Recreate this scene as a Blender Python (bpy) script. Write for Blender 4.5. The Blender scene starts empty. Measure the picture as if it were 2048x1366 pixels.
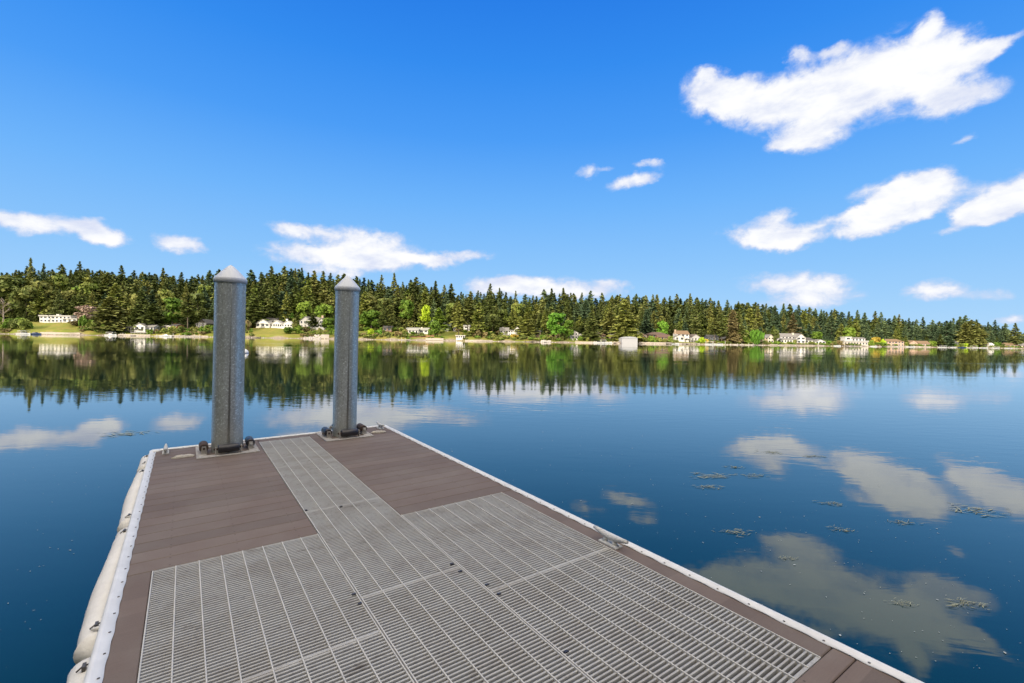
import bpy, math, random
import numpy as np
from mathutils import Matrix, Vector
random.seed(7); RNG = np.random.default_rng(11)
C = bpy.context.scene.collection
S = bpy.context.scene

# ------------------------------------------------------------------ camera, world, sun, exposure
CAMZ = 2.05
F = 936.86                      # focal length in pixels of the 2048 px wide photograph
ROLL = math.radians(0.905); PITCH = math.atan(5.2/915)
def ray(u, v):                  # direction (with Y = 1 depth) seen at a pixel of the photograph
    du, dv = u-1024, v-683
    cr, sr = math.cos(ROLL), math.sin(ROLL)
    x = du*cr+dv*sr; y = -du*sr+dv*cr
    c, s = math.cos(PITCH), math.sin(PITCH)
    X, Z = x/F, -y/F
    yy = c+s*Z; zz = -s+c*Z
    return Vector((X/yy, 1.0, zz/yy))
def W(u, v, Y):
    r = ray(u, v); return Vector((r.x*Y, Y, CAMZ+r.z*Y))
cd = bpy.data.cameras.new('camera'); cam = bpy.data.objects.new('camera', cd); C.objects.link(cam)
cd.sensor_width = 36; cd.lens = 36*F/2048; cd.clip_start = 0.05; cd.clip_end = 9000
cam.matrix_world = Matrix.Translation((0, 0, CAMZ)) @ Matrix.Rotation(math.pi/2-PITCH, 4, 'X') @ Matrix.Rotation(ROLL, 4, 'Z')
S.camera = cam
S.render.resolution_x = 1024; S.render.resolution_y = 683
S.view_settings.view_transform = 'Standard'; S.view_settings.look = 'None'
S.view_settings.exposure = 0.0; S.view_settings.gamma = 1.0
SUNDIR = Vector((-0.60, -0.80, 0.0)).normalized(); SUNEL = math.radians(19)
SUNDIR = Vector((SUNDIR.x*math.cos(SUNEL), SUNDIR.y*math.cos(SUNEL), math.sin(SUNEL)))
sl = bpy.data.lights.new('sun', 'SUN'); sl.energy = 4.6; sl.angle = math.radians(0.5); sl.color = (1.0, 0.88, 0.72)
so = bpy.data.objects.new('sun', sl); C.objects.link(so)
so.rotation_euler = SUNDIR.to_track_quat('Z', 'Y').to_euler()

world = bpy.data.worlds.new('World'); S.world = world; world.use_nodes = True
def nt_clear(nt):
    for n in list(nt.nodes): nt.nodes.remove(n)
class NB:                       # small node-building helper
    def __init__(s, nt): s.nt = nt
    def n(s, t, **k):
        x = s.nt.nodes.new(t)
        for a, b in k.items(): setattr(x, a, b)
        return x
    def put(s, sock, v):
        if hasattr(v, 'is_output') or isinstance(v, bpy.types.NodeSocket): s.nt.links.new(v, sock)
        else: sock.default_value = v
    def m(s, op, a, b=0.0, c=0.0, clamp=False):
        x = s.n('ShaderNodeMath', operation=op, use_clamp=clamp)
        s.put(x.inputs[0], a); s.put(x.inputs[1], b)
        if len(x.inputs) > 2: s.put(x.inputs[2], c)
        return x.outputs[0]
    def vm(s, op, a, b=(0, 0, 0)):
        x = s.n('ShaderNodeVectorMath', operation=op)
        s.put(x.inputs[0], a)
        if op == 'SCALE': s.put(x.inputs['Scale'], b)
        else: s.put(x.inputs[1], b)
        return x
    def mapr(s, v, a, b, c=0.0, d=1.0, interp='SMOOTHSTEP'):
        x = s.n('ShaderNodeMapRange', interpolation_type=interp)
        s.put(x.inputs[0], v); s.put(x.inputs[1], a); s.put(x.inputs[2], b); s.put(x.inputs[3], c); s.put(x.inputs[4], d)
        return x.outputs[0]
    def mix(s, f, a, b, blend='MIX'):
        x = s.n('ShaderNodeMix', data_type='RGBA', blend_type=blend)
        s.put(x.inputs[0], f); s.put(x.inputs[6], a); s.put(x.inputs[7], b)
        return x.outputs[2]
    def noise(s, vec, scale, detail=4, rough=0.55, dist=0.0, out=0):
        x = s.n('ShaderNodeTexNoise'); s.put(x.inputs['Vector'], vec)
        x.inputs['Scale'].default_value = scale; x.inputs['Detail'].default_value = detail
        x.inputs['Roughness'].default_value = rough; x.inputs['Distortion'].default_value = dist
        return x.outputs[out]
    def map(s, vec, loc=(0, 0, 0), rot=(0, 0, 0), sc=(1, 1, 1), typ='POINT'):
        x = s.n('ShaderNodeMapping', vector_type=typ); s.put(x.inputs[0], vec)
        x.inputs[1].default_value = loc; x.inputs[2].default_value = rot; x.inputs[3].default_value = sc
        return x.outputs[0]
    def ramp(s, f, stops, interp='LINEAR'):
        x = s.n('ShaderNodeValToRGB'); s.put(x.inputs[0], f); cr = x.color_ramp; cr.interpolation = interp
        while len(cr.elements) < len(stops): cr.elements.new(0.5)
        for e, (p, c) in zip(cr.elements, stops): e.position = p; e.color = (*c, 1)
        return x.outputs[0]
def srgb(r, g, b):
    f = lambda c: (c/255/12.92) if c <= 10 else (((c/255)+0.055)/1.055)**2.4
    return (f(r), f(g), f(b))
def c4(c): return (*c, 1)

nt = world.node_tree; nt_clear(nt); B = NB(nt)
tc = B.n('ShaderNodeTexCoord').outputs['Generated']
sep = B.n('ShaderNodeSeparateXYZ'); nt.links.new(tc, sep.inputs[0])
az = B.m('ARCTAN2', sep.outputs[0], sep.outputs[1]); el = B.m('ARCSINE', sep.outputs[2])
grad = B.ramp(sep.outputs[2], [(0.0, srgb(184, 222, 255)), (0.06, srgb(166, 213, 255)), (0.15, srgb(142, 200, 255)), (0.27, srgb(112, 183, 255)),
    (0.39, srgb(76, 159, 250)), (0.50, srgb(52, 142, 243)), (0.60, srgb(38, 126, 234)), (1.0, srgb(70, 140, 230))])
nish = B.n('ShaderNodeTexSky', sky_type='NISHITA', sun_disc=False, sun_elevation=SUNEL)
nish.sun_rotation = math.atan2(SUNDIR.x, SUNDIR.y)
skyc = B.mix(0.96, B.vm('SCALE', nish.outputs[0], 0.06).outputs[0], grad)
cmb = B.n('ShaderNodeCombineXYZ'); nt.links.new(az, cmb.inputs[0]); nt.links.new(el, cmb.inputs[1])
P0 = cmb.outputs[0]
stretch = B.map(P0, sc=(1, 1.35, 1))
wn = B.n('ShaderNodeTexNoise'); nt.links.new(stretch, wn.inputs['Vector']); wn.inputs['Scale'].default_value = 15; wn.inputs['Detail'].default_value = 9; wn.inputs['Roughness'].default_value = 0.66
wv = B.vm('SUBTRACT', wn.outputs['Color'], (0.5, 0.5, 0.5)).outputs[0]
P1 = B.vm('ADD', P0, B.vm('MULTIPLY', wv, (0.062, 0.034, 0)).outputs[0]).outputs[0]
z7 = lambda x, y, rx, ry, rot=0, w=1: (1350+x/2.934, y/2.934, rx/2.934, ry/2.934, rot, w)
z8 = lambda x, y, rx, ry, rot=0, w=1: (1100+x/2.16, 300+y/2.16, rx/2.16, ry/2.16, rot, w)
CLOUDS = [z7(210, 560, 240, 150, 8), z7(480, 600, 300, 160, 5), z7(820, 570, 400, 210, -8), z7(1230, 450, 430, 260, -14), z7(1560, 360, 300, 200, 0),
    z7(1480, 150, 130, 75, -20, .7), z7(1850, 290, 160, 70, 8, .9), z7(1640, 590, 330, 105, -6, .9), z7(800, 800, 290, 100, 4, .8), z7(620, 860, 130, 45, 10, .5),
    z7(930, 280, 110, 45, -10, .6), z7(730, 320, 90, 60, 0, .6), z7(2030, 200, 120, 50, -15, .6), z7(1730, 815, 120, 34, -14, .5), z7(190, 420, 70, 50, 0, .5),
    z8(1620, 165, 235, 84, 8), z8(1480, 225, 240, 74, -24), z8(1290, 285, 240, 42, -12, .8), z8(1400, 330, 150, 50, -5, .8), z8(1340, 185, 90, 35, -10, .5), z8(1600, 270, 130, 35, -12, .7),
    z8(2000, 195, 250, 100, -22), z8(1870, 270, 165, 55, -8, 1), z8(1730, 352, 90, 22, 0, .45),
    z8(920, 370, 230, 68, 6), z8(1010, 400, 150, 48, 4), z8(975, 275, 110, 40, -5, .65), z8(1230, 372, 110, 30, 0, .6),
    z8(1060, 585, 290, 62, 4), z8(1170, 652, 240, 38, -4, .6), z8(860, 665, 180, 25, 0, .4),
    z8(1660, 600, 140, 48, -6, .85), z8(1880, 618, 230, 36, 4, .55), z8(365, 136, 130, 38, -7, .95), z8(165, 92, 75, 34, -12, .6), z8(430, 66, 75, 24, 8, .6), z8(250, 78, 40, 14, 0, .35),
    z8(2020, 735, 110, 30, -4, .8), (35, 444, 60, 24, 8, .85), (160, 456, 100, 24, 4, .9), (208, 472, 55, 18, 4, .8), (205, 442, 36, 11, 0, .5),
    (357, 487, 58, 22, 2, .9), (597, 461, 78, 17, 2, .8), (735, 473, 100, 20, 3, .8), (660, 512, 135, 32, 0, 1), (775, 514, 120, 26, 2, .9), (930, 511, 70, 14, -4, .65), (860, 522, 60, 14, 0, .5),
    (1000, 572, 90, 24, 0, 1), (1110, 574, 100, 24, 4, 1), (1225, 571, 46, 14, 12, .7), (1190, 588, 90, 12, 4, .5), (650, 545, 90, 12, 0, .45)]
dens = None
for (u, v, ru, rv, rot, w) in CLOUDS:
    d0 = ray(u, v).normalized(); a0, e0 = math.atan2(d0.x, d0.y), math.asin(d0.z)
    d1 = ray(u+ru, v).normalized(); d2 = ray(u, v-rv).normalized()
    ra = abs(math.atan2(d1.x, d1.y)-a0); re = abs(math.asin(d2.z)-e0)
    q = B.map(P1, (a0, e0, 0), (0, 0, -math.radians(rot)), (ra*1.0, re*1.05, 1), 'TEXTURE')
    ln = B.vm('LENGTH', q).outputs['Value']
    val = B.mapr(ln, 0.0, 1.42, w, 0.0)
    dens = val if dens is None else B.m('ADD', dens, val)
fine = B.noise(stretch, 26, 9, 0.62, 0.3)
coarse = B.noise(stretch, 9, 4, 0.55, 0.2)
nz_ = B.m('ADD', B.m('MULTIPLY_ADD', fine, 1.15, -0.575), B.m('MULTIPLY_ADD', coarse, 0.7, -0.35))
d2_ = B.m('ADD', B.m('MINIMUM', dens, 1.25), B.m('MULTIPLY', nz_, B.mapr(dens, 0.0, 0.35)))
# unseen broken cloud added over and behind the camera as bright warm fill light
back = B.noise(B.map(tc, sc=(1, 1, 1.6)), 2.2, 6, 0.6)
reg = B.m('MAXIMUM', B.mapr(el, 0.78, 1.0), B.m('MULTIPLY', B.mapr(sep.outputs[1], -0.25, -0.55), B.mapr(el, 0.02, 0.2)))
dback = B.m('MULTIPLY', reg, B.m('MULTIPLY_ADD', back, 3.2, -0.95))
alpha = B.m('MAXIMUM', B.mapr(d2_, 0.14, 0.80), B.mapr(dback, 0.0, 0.5))
shade = B.noise(B.map(P0, loc=(3, 2, 0), sc=(1, 2.2, 1)), 9, 6, 0.6)
cc = B.mix(B.m('MULTIPLY', B.mapr(d2_, 0.35, 1.0), B.mapr(shade, 0.24, 0.58)), c4(srgb(214, 222, 246)), c4((1.03, 1.03, 1.03)))
cc = B.mix(B.mapr(dback, 0.0, 0.5), cc, c4((2.7, 2.42, 2.05)))
fin = B.mix(B.m('MULTIPLY', alpha, 0.98), skyc, cc)
bg = B.n('ShaderNodeBackground'); nt.links.new(fin, bg.inputs[0]); bg.inputs[1].default_value = 1.0
ow = B.n('ShaderNodeOutputWorld'); nt.links.new(bg.outputs[0], ow.inputs[0])

# ------------------------------------------------------------------ helpers
def tag(o, label=None, cat=None, group=None, kind=None):
    if label: o['label'] = label
    if cat: o['category'] = cat
    if group: o['group'] = group
    if kind: o['kind'] = kind
    return o
def empty(name, mat=None, loc=None, rz=0.0):
    o = bpy.data.objects.new(name, None); C.objects.link(o); o.empty_display_size = 0.2
    if mat is not None: o.matrix_world = mat
    elif loc is not None: o.location = loc; o.rotation_euler.z = rz
    return o
class MB:
    def __init__(s): s.v = []; s.f = []; s.sm = []
    def add(s, vs, fs, smooth=False):
        k = len(s.v); s.v += [tuple(p) for p in vs]; s.f += [tuple(i+k for i in f) for f in fs]; s.sm += [smooth]*len(fs)
        return s
    def box(s, x0, x1, y0, y1, z0, z1, M=None):
        vs = [Vector((x, y, z)) for z in (z0, z1) for y in (y0, y1) for x in (x0, x1)]
        if M: vs = [M @ p for p in vs]
        return s.add(vs, [(0, 2, 3, 1), (4, 5, 7, 6), (0, 1, 5, 4), (2, 6, 7, 3), (0, 4, 6, 2), (1, 3, 7, 5)])
    def bbox(s, x0, x1, y0, y1, z0, z1, b=0.003):      # box with chamfered top edge
        vs = [(x, y, z0) for x, y in ((x0, y0), (x1, y0), (x1, y1), (x0, y1))]
        vs += [(x, y, z1-b) for x, y in ((x0, y0), (x1, y0), (x1, y1), (x0, y1))]
        vs += [(x, y, z1) for x, y in ((x0+b, y0+b), (x1-b, y0+b), (x1-b, y1-b), (x0+b, y1-b))]
        fs = [(3, 2, 1, 0), (8, 9, 10, 11)]
        for k in (0, 4):
            for i in range(4): j = (i+1) % 4; fs.append((k+i, k+j, k+4+j, k+4+i))
        return s.add(vs, fs)
    def tube(s, pts, rad, n=10, caps=True, smooth=True):
        pts = [Vector(p) for p in pts]; rs = rad if isinstance(rad, (list, tuple)) else [rad]*len(pts)
        vs = []; ref = None
        for i, p in enumerate(pts):
            d = (pts[min(i+1, len(pts)-1)]-pts[max(i-1, 0)]).normalized()
            if ref is None: ref = Vector((0, 0, 1)) if abs(d.z) < .9 else Vector((1, 0, 0))
            a = d.cross(ref).normalized(); b = d.cross(a).normalized()
            for k in range(n):
                t = 2*math.pi*k/n; vs.append(p+(a*math.cos(t)+b*math.sin(t))*rs[i])
        fs = []
        for i in range(len(pts)-1):
            for k in range(n):
                j = (k+1) % n; fs.append((i*n+k, i*n+j, (i+1)*n+j, (i+1)*n+k))
        s.add(vs, fs, smooth)
        if caps:
            k0 = len(s.v)-len(vs)
            s.f.append(tuple(k0+k for k in range(n-1, -1, -1))); s.f.append(tuple(k0+(len(pts)-1)*n+k for k in range(n))); s.sm += [False, False]
        return s
    def lathe(s, prof, n=32, cx=0, cy=0, smooth=True):
        vs = []
        for r, z in prof:
            for k in range(n): t = 2*math.pi*k/n; vs.append((cx+r*math.cos(t), cy+r*math.sin(t), z))
        fs = []
        for i in range(len(prof)-1):
            for k in range(n):
                j = (k+1) % n; fs.append((i*n+k, i*n+j, (i+1)*n+j, (i+1)*n+k))
        return s.add(vs, fs, smooth)
    def mesh(s, name, mat):
        me = bpy.data.meshes.new(name); me.from_pydata(s.v, [], s.f)
        if any(s.sm): me.polygons.foreach_set('use_smooth', s.sm)
        if mat: me.materials.append(mat)
        me.update(); return me
    def build(s, name, mat, parent=None, M=None):
        o = bpy.data.objects.new(name, s.mesh(name, mat)); C.objects.link(o)
        if parent: o.parent = parent
        if M is not None: o.matrix_world = M
        return o
def obj(name, me, parent=None):
    o = bpy.data.objects.new(name, me); C.objects.link(o)
    if parent: o.parent = parent
    return o
def npmesh(name, V, Q, mat, k=4):
    me = bpy.data.meshes.new(name); V = np.asarray(V, np.float32); Q = np.asarray(Q, np.int32)
    me.vertices.add(len(V)); me.vertices.foreach_set('co', V.ravel())
    me.loops.add(len(Q)*k); me.loops.foreach_set('vertex_index', Q.ravel())
    me.polygons.add(len(Q)); me.polygons.foreach_set('loop_start', np.arange(len(Q), dtype=np.int32)*k)
    me.polygons.foreach_set('loop_total', np.full(len(Q), k, np.int32))
    me.materials.append(mat); me.update(calc_edges=True); me.validate(); return me

# ------------------------------------------------------------------ materials
MATS = {}
def newmat(name):
    m = bpy.data.materials.new(name); m.use_nodes = True; nt = m.node_tree; nt_clear(nt)
    b = NB(nt); p = b.n('ShaderNodeBsdfPrincipled'); o = b.n('ShaderNodeOutputMaterial'); nt.links.new(p.outputs[0], o.inputs[0])
    return m, b, p
def simple(name, col, rough=0.7, metal=0.0, var=0.12, scale=3.0, bump=0.0, spec=0.5, obj_var=0.0):
    if name in MATS: return MATS[name]
    m, b, p = newmat(name); t = b.n('ShaderNodeTexCoord').outputs['Object']
    n = b.noise(t, scale, 6, 0.6)
    f = b.m('MULTIPLY_ADD', n, 2*var, 1-var)
    if obj_var:
        r = b.n('ShaderNodeObjectInfo').outputs['Random']; f = b.m('MULTIPLY', f, b.m('MULTIPLY_ADD', r, 2*obj_var, 1-obj_var))
    colr = b.vm('SCALE', c4(col)[:3], f).outputs[0]
    b.nt.links.new(colr, p.inputs['Base Color'])
    p.inputs['Roughness'].default_value = rough; p.inputs['Metallic'].default_value = metal; p.inputs['Specular IOR Level'].default_value = spec
    if bump:
        bp = b.n('ShaderNodeBump'); bp.inputs['Strength'].default_value = bump; bp.inputs['Distance'].default_value = 0.02
        b.nt.links.new(b.noise(t, scale*4, 5, 0.6), bp.inputs['Height']); b.nt.links.new(bp.outputs[0], p.inputs['Normal'])
    MATS[name] = m; return m

def mat_water():
    m, b, p = newmat('lake_water'); t = b.n('ShaderNodeTexCoord').outputs['Object']
    p.inputs['Base Color'].default_value = (0.0005, 0.020, 0.022, 1); p.inputs['Roughness'].default_value = 0.025; p.inputs['IOR'].default_value = 1.35; p.inputs['Specular Tint'].default_value = (0.60, 1.0, 0.95, 1)
    p.inputs['Coat Weight'].default_value = 0.5; p.inputs['Coat IOR'].default_value = 1.24; p.inputs['Coat Roughness'].default_value = 0.02
    # small wind ripples, patchy, over very long low undulations
    r1 = b.noise(b.map(t, rot=(0, 0, 0.15), sc=(0.7, 1.6, 1)), 2.2, 3, 0.5, 0.4)
    r2 = b.noise(b.map(t, rot=(0, 0, 0.18), sc=(0.03, 0.13, 1)), 1.0, 2, 0.5, 1.2)
    patch = b.mapr(b.noise(b.map(t, rot=(0, 0, 0.1), sc=(0.012, 0.05, 1)), 1.0, 3, 0.6, 0.5), 0.42, 0.68)
    h = b.m('ADD', b.m('MULTIPLY', r1, b.m('MULTIPLY_ADD', patch, 0.0052, 0.0008)), b.m('MULTIPLY', r2, 0.012))
    bp = b.n('ShaderNodeBump'); bp.inputs['Strength'].default_value = 1.0; bp.inputs['Distance'].default_value = 1.0
    b.nt.links.new(h, bp.inputs['Height']); b.nt.links.new(bp.outputs[0], p.inputs['Normal']); b.nt.links.new(bp.outputs[0], p.inputs['Coat Normal'])
    return m
def mat_deck():
    m, b, p = newmat('composite_decking'); t = b.n('ShaderNodeTexCoord').outputs['Object']
    sx = b.n('ShaderNodeSeparateXYZ'); b.nt.links.new(t, sx.inputs[0])
    grain = b.noise(b.map(t, sc=(6, 130, 20)), 1.0, 5, 0.65)
    blot = b.noise(t, 1.6, 6, 0.65, 0.4); speck = b.noise(t, 140, 2, 0.5)
    board = b.n('ShaderNodeTexWhiteNoise', noise_dimensions='2D')
    bc = b.n('ShaderNodeCombineXYZ'); b.nt.links.new(b.m('FLOOR', b.m('DIVIDE', b.m('SUBTRACT', sx.outputs[1], 3.882), 0.1795)), bc.inputs[0]); b.nt.links.new(b.m('GREATER_THAN', sx.outputs[0], 1.2), bc.inputs[1])
    b.nt.links.new(bc.outputs[0], board.inputs['Vector'])
    f = b.m('ADD', b.m('MULTIPLY_ADD', grain, 0.22, 0.72), b.m('ADD', b.m('MULTIPLY', board.outputs[0], 0.2), b.m('MULTIPLY_ADD', speck, 0.3, -0.15)))
    base = b.mix(b.mapr(blot, 0.35, 0.7), c4((0.138, 0.104, 0.086)), c4((0.160, 0.130, 0.110)))
    colr = b.vm('SCALE', base, f).outputs[0]
    # pale scuffs and dark drips
    sc = b.mapr(b.noise(b.map(t, sc=(2.6, 9, 1)), 1.3, 7, 0.72), 0.70, 0.80, 0, 0.35)
    colr = b.mix(sc, colr, c4((0.36, 0.32, 0.29)))
    dk = b.mapr(b.noise(t, 7.5, 2, 0.5), 0.80, 0.84, 0, 0.85); colr = b.mix(dk, colr, c4((0.03, 0.022, 0.018)))
    gx = b.m('ABSOLUTE', b.m('MULTIPLY_ADD', b.m('FRACT', b.m('DIVIDE', b.m('ADD', sx.outputs[0], 0.27), 0.405)), 0.405, -0.2025))
    gy = b.m('MULTIPLY', b.m('ABSOLUTE', b.m('SUBTRACT', b.m('ABSOLUTE', b.m('SUBTRACT', b.m('FRACT', b.m('DIVIDE', b.m('SUBTRACT', sx.outputs[1], 3.882), 0.1795)), 0.5)), 0.33)), 0.1795)
    dot = b.mapr(b.m('ADD', b.m('POWER', gx, 2), b.m('POWER', gy, 2)), 0.000018, 0.00005, 0.7, 0)
    colr = b.mix(dot, colr, c4((0.03, 0.022, 0.018)))
    wh = b.mapr(b.noise(b.map(t, loc=(7, 1, 3)), 5.0, 3, 0.7), 0.775, 0.80, 0, 0.8); colr = b.mix(wh, colr, c4((0.5, 0.48, 0.44)))
    b.nt.links.new(colr, p.inputs['Base Color']); p.inputs['Roughness'].default_value = 0.72; p.inputs['Specular IOR Level'].default_value = 0.3
    bp = b.n('ShaderNodeBump'); bp.inputs['Strength'].default_value = 0.35; bp.inputs['Distance'].default_value = 0.004
    b.nt.links.new(grain, bp.inputs['Height']); b.nt.links.new(bp.outputs[0], p.inputs['Normal'])
    return m
def mat_grate():
    m, b, p = newmat('moulded_grating'); t = b.n('ShaderNodeTexCoord').outputs['Object']
    a = b.noise(b.map(t, sc=(1.3, 2.2, 1)), 1.5, 7, 0.66, 0.3); c = b.noise(t, 22, 6, 0.7)
    colr = b.mix(b.mapr(a, 0.38, 0.74), c4((0.365, 0.368, 0.355)), c4((0.290, 0.280, 0.258)))
    colr = b.mix(b.mapr(c, 0.50, 0.78, 0, 0.6), colr, c4((0.15, 0.132, 0.115)))
    colr = b.mix(b.mapr(b.noise(b.map(t, loc=(4, 9, 0), sc=(1, 3, 1)), 2.4, 6, 0.72), 0.585, 0.74, 0, 0.75), colr, c4((0.085, 0.068, 0.055)))
    b.nt.links.new(colr, p.inputs['Base Color']); p.inputs['Roughness'].default_value = 0.6
    return m
def mat_galv():
    m, b, p = newmat('galvanised_steel'); t = b.n('ShaderNodeTexCoord').outputs['Object']
    sx = b.n('ShaderNodeSeparateXYZ'); b.nt.links.new(t, sx.inputs[0])
    vo = b.n('ShaderNodeTexVoronoi'); b.nt.links.new(b.map(t, sc=(1, 1, 0.75)), vo.inputs['Vector']); vo.inputs['Scale'].default_value = 62
    sv = b.n('ShaderNodeSeparateColor'); b.nt.links.new(vo.outputs['Color'], sv.inputs[0])
    fl = b.noise(t, 45, 4, 0.7); big = b.noise(b.map(t, sc=(1, 1, 0.35)), 3.5, 5, 0.6)
    f = b.m('ADD', b.m('MULTIPLY_ADD', sv.outputs[0], 0.22, 0.62), b.m('ADD', b.m('MULTIPLY', b.mapr(fl, 0.54, 0.70), 0.85), b.m('MULTIPLY_ADD', big, 0.5, -0.25)))
    strk = b.noise(b.map(t, sc=(14, 14, .5)), 1.0, 5, 0.6); f = b.m('MULTIPLY', f, b.m('MULTIPLY_ADD', strk, 0.7, 0.68))
    colr = b.vm('SCALE', (0.56, 0.62, 0.65), f).outputs[0]
    colr = b.mix(b.mapr(b.noise(b.map(t, sc=(9, 9, .8), loc=(3, 3, 3)), 1.0, 5, .65), .62, .75, 0, .35), colr, c4((.22, .16, .10)))
    # rust-brown drip along the weld seam (angle round the pile), widening downwards; chalky white near the deck
    ang = b.m('ARCTAN2', sx.outputs[1], sx.outputs[0])
    wob = b.m('MULTIPLY_ADD', b.noise(b.map(t, sc=(0, 0, 1)), 2.5, 4, 0.6), 0.10, -0.05)
    dist = b.m('ABSOLUTE', b.m('ADD', ang, wob))
    wid = b.mapr(sx.outputs[2], 0.1, 2.1, 0.105, 0.02, 'LINEAR')
    core = b.mapr(b.m('DIVIDE', dist, wid), 0.35, 1.15, 1, 0)
    fade = b.mapr(sx.outputs[2], 0.7, 2.0, 1, 0.0)
    colr = b.mix(b.m('MULTIPLY', b.m('MULTIPLY', core, fade), 0.88), colr, c4((0.045, 0.032, 0.020)))
    chalk = b.m('MULTIPLY', b.mapr(b.m('ADD', sx.outputs[2], b.m('MULTIPLY', big, 0.5)), 0.25, 0.75, 1, 0), b.mapr(fl, 0.3, 0.6, 0.3, 0.7))
    colr = b.mix(chalk, colr, c4((0.42, 0.42, 0.36)))
    b.nt.links.new(colr, p.inputs['Base Color']); p.inputs['Metallic'].default_value = 0.55
    b.nt.links.new(b.m('MULTIPLY_ADD', sv.outputs[1], 0.22, 0.30), p.inputs['Roughness'])
    bp = b.n('ShaderNodeBump'); bp.inputs['Strength'].default_value = 0.25; bp.inputs['Distance'].default_value = 0.003
    b.nt.links.new(fl, bp.inputs['Height']); b.nt.links.new(bp.outputs[0], p.inputs['Normal'])
    return m
def mat_leaf(name, c1, c2, ov=0.3, tr=0.0):
    m, b, p = newmat(name); t = b.n('ShaderNodeTexCoord').outputs['Object']; oi = b.n('ShaderNodeObjectInfo').outputs['Random']
    n = b.noise(t, 0.35, 4, 0.6); n2 = b.noise(t, 2.2, 2, 0.6)
    colr = b.mix(b.mapr(b.m('ADD', n, b.m('MULTIPLY_ADD', oi, 0.4, -0.2)), 0.35, 0.65), c4(c1), c4(c2))
    colr = b.vm('SCALE', colr, b.m('MULTIPLY', b.m('MULTIPLY_ADD', oi, 2*ov, 1-ov), b.m('MULTIPLY_ADD', n2, 0.5, 0.75))).outputs[0]
    b.nt.links.new(colr, p.inputs['Base Color']); p.inputs['Roughness'].default_value = 0.65; p.inputs['Specular IOR Level'].default_value = 0.2
    return m
M_WATER = mat_water(); M_DECK = mat_deck(); M_GRATE = mat_grate(); M_GALV = mat_galv()
M_RIB = simple('lit_grating_rib', (0.45, 0.44, 0.41), 0.6, var=.2, scale=9)  # ribs coloured lighter than the rungs for the light their raised tops catch
M_RIM = simple('white_vinyl', (0.60, 0.61, 0.61), 0.45, var=0.22, scale=11)
M_FEND = simple('cream_fender_fabric', (0.62, 0.61, 0.58), 0.85, var=0.22, scale=5, bump=0.4)
M_BLACK = simple('black_rubber', (0.022, 0.022, 0.028), 0.38, var=0.4, scale=20)
M_CAP = simple('grey_plastic_cap', (0.58, 0.62, 0.68), 0.45, var=0.08, scale=6)
M_ZINC = simple('dull_zinc', (0.52, 0.52, 0.49), 0.65, 0.1, var=0.45, scale=40, bump=0.5)
M_PLATE = simple('weathered_plate', (0.34, 0.32, 0.29), 0.7, 0.1, var=0.55, scale=14, bump=0.5)
M_RUST = simple('rusty_steel', (0.065, 0.042, 0.032), 0.8, 0.0, var=0.6, scale=40, bump=0.6)
M_SCREW = simple('dark_screw', (0.085, 0.08, 0.075), 0.5, 0.3, var=0.3)
M_DARK = simple('black_float_plastic', (0.018, 0.017, 0.016), 0.8, var=0.4, scale=5)
M_STONE = simple('pale_crusted_stone', (0.62, 0.58, 0.50), 0.9, var=0.4, scale=45, bump=1.0)

# ------------------------------------------------------------------ shoreline and terrain functions
def interp(x, pts):
    return float(np.interp(x, [p[0] for p in pts], [p[1] for p in pts]))
SHORE = [(-1800, 190), (-900, 225), (-400, 265), (0, 300), (560, 312), (900, 322), (1300, 335), (1540, 380), (1660, 420), (1800, 475), (2048, 560), (2500, 680), (3400, 820)]
RIDGE = [(-1800, 30), (-400, 26), (0, 24), (300, 25), (600, 27), (850, 18), (1050, 15), (1250, 13), (1400, 12), (1560, 9), (1700, 5), (1850, 3), (2048, 2), (3400, 3)]
BANK = [(-1800, 7), (0, 8), (170, 8), (230, 3), (300, 2.6), (340, 4.4), (400, 6), (520, 6.2), (640, 6), (770, 5.6), (830, 5), (900, 6.2), (950, 5.5), (1000, 4), (1100, 2.8), (1200, 2.5), (1280, 3.4), (1360, 2.2), (1450, 1.6), (1560, 1.5), (1700, 1.4), (3400, 1.5)]
def sm(a, b, x):
    t = min(1, max(0, (x-a)/(b-a))); return t*t*(3-2*t)
def Ys(u): return interp(u, SHORE)+2.2*math.sin(u*0.031)+1.3*math.sin(u*0.083+1)
def uof(X, Y): return 1024+F*X/Y
def zt(u, d):                   # ground height at photo column u, d metres behind the waterline
    if d < 0: return max(-6, 0.22*d)
    b = interp(u, BANK); r = interp(u, RIDGE)
    wob = 0.35*math.sin(u*0.05+d*0.21)+0.25*math.sin(u*0.013*3+d*0.4)
    return 0.07*min(d, 5)+0.25*sm(3, 5, d)+b*(0.35*sm(4, 8, d)+0.65*sm(8, 30, d))+wob*sm(5, 25, d)+r*sm(34, 135, d)
def gp(u, d, z=None):           # point on the ground
    Y = Ys(u)+d; return Vector(((u-1024)/F*Y, Y, zt(u, d) if z is None else z))

# water
o = MB().add([(-3500, -400, 0), (3500, -400, 0), (3500, 4000, 0), (-3500, 4000, 0)], [(0, 1, 2, 3)]).build('lake_water', M_WATER); tag(o, kind='structure')
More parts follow.
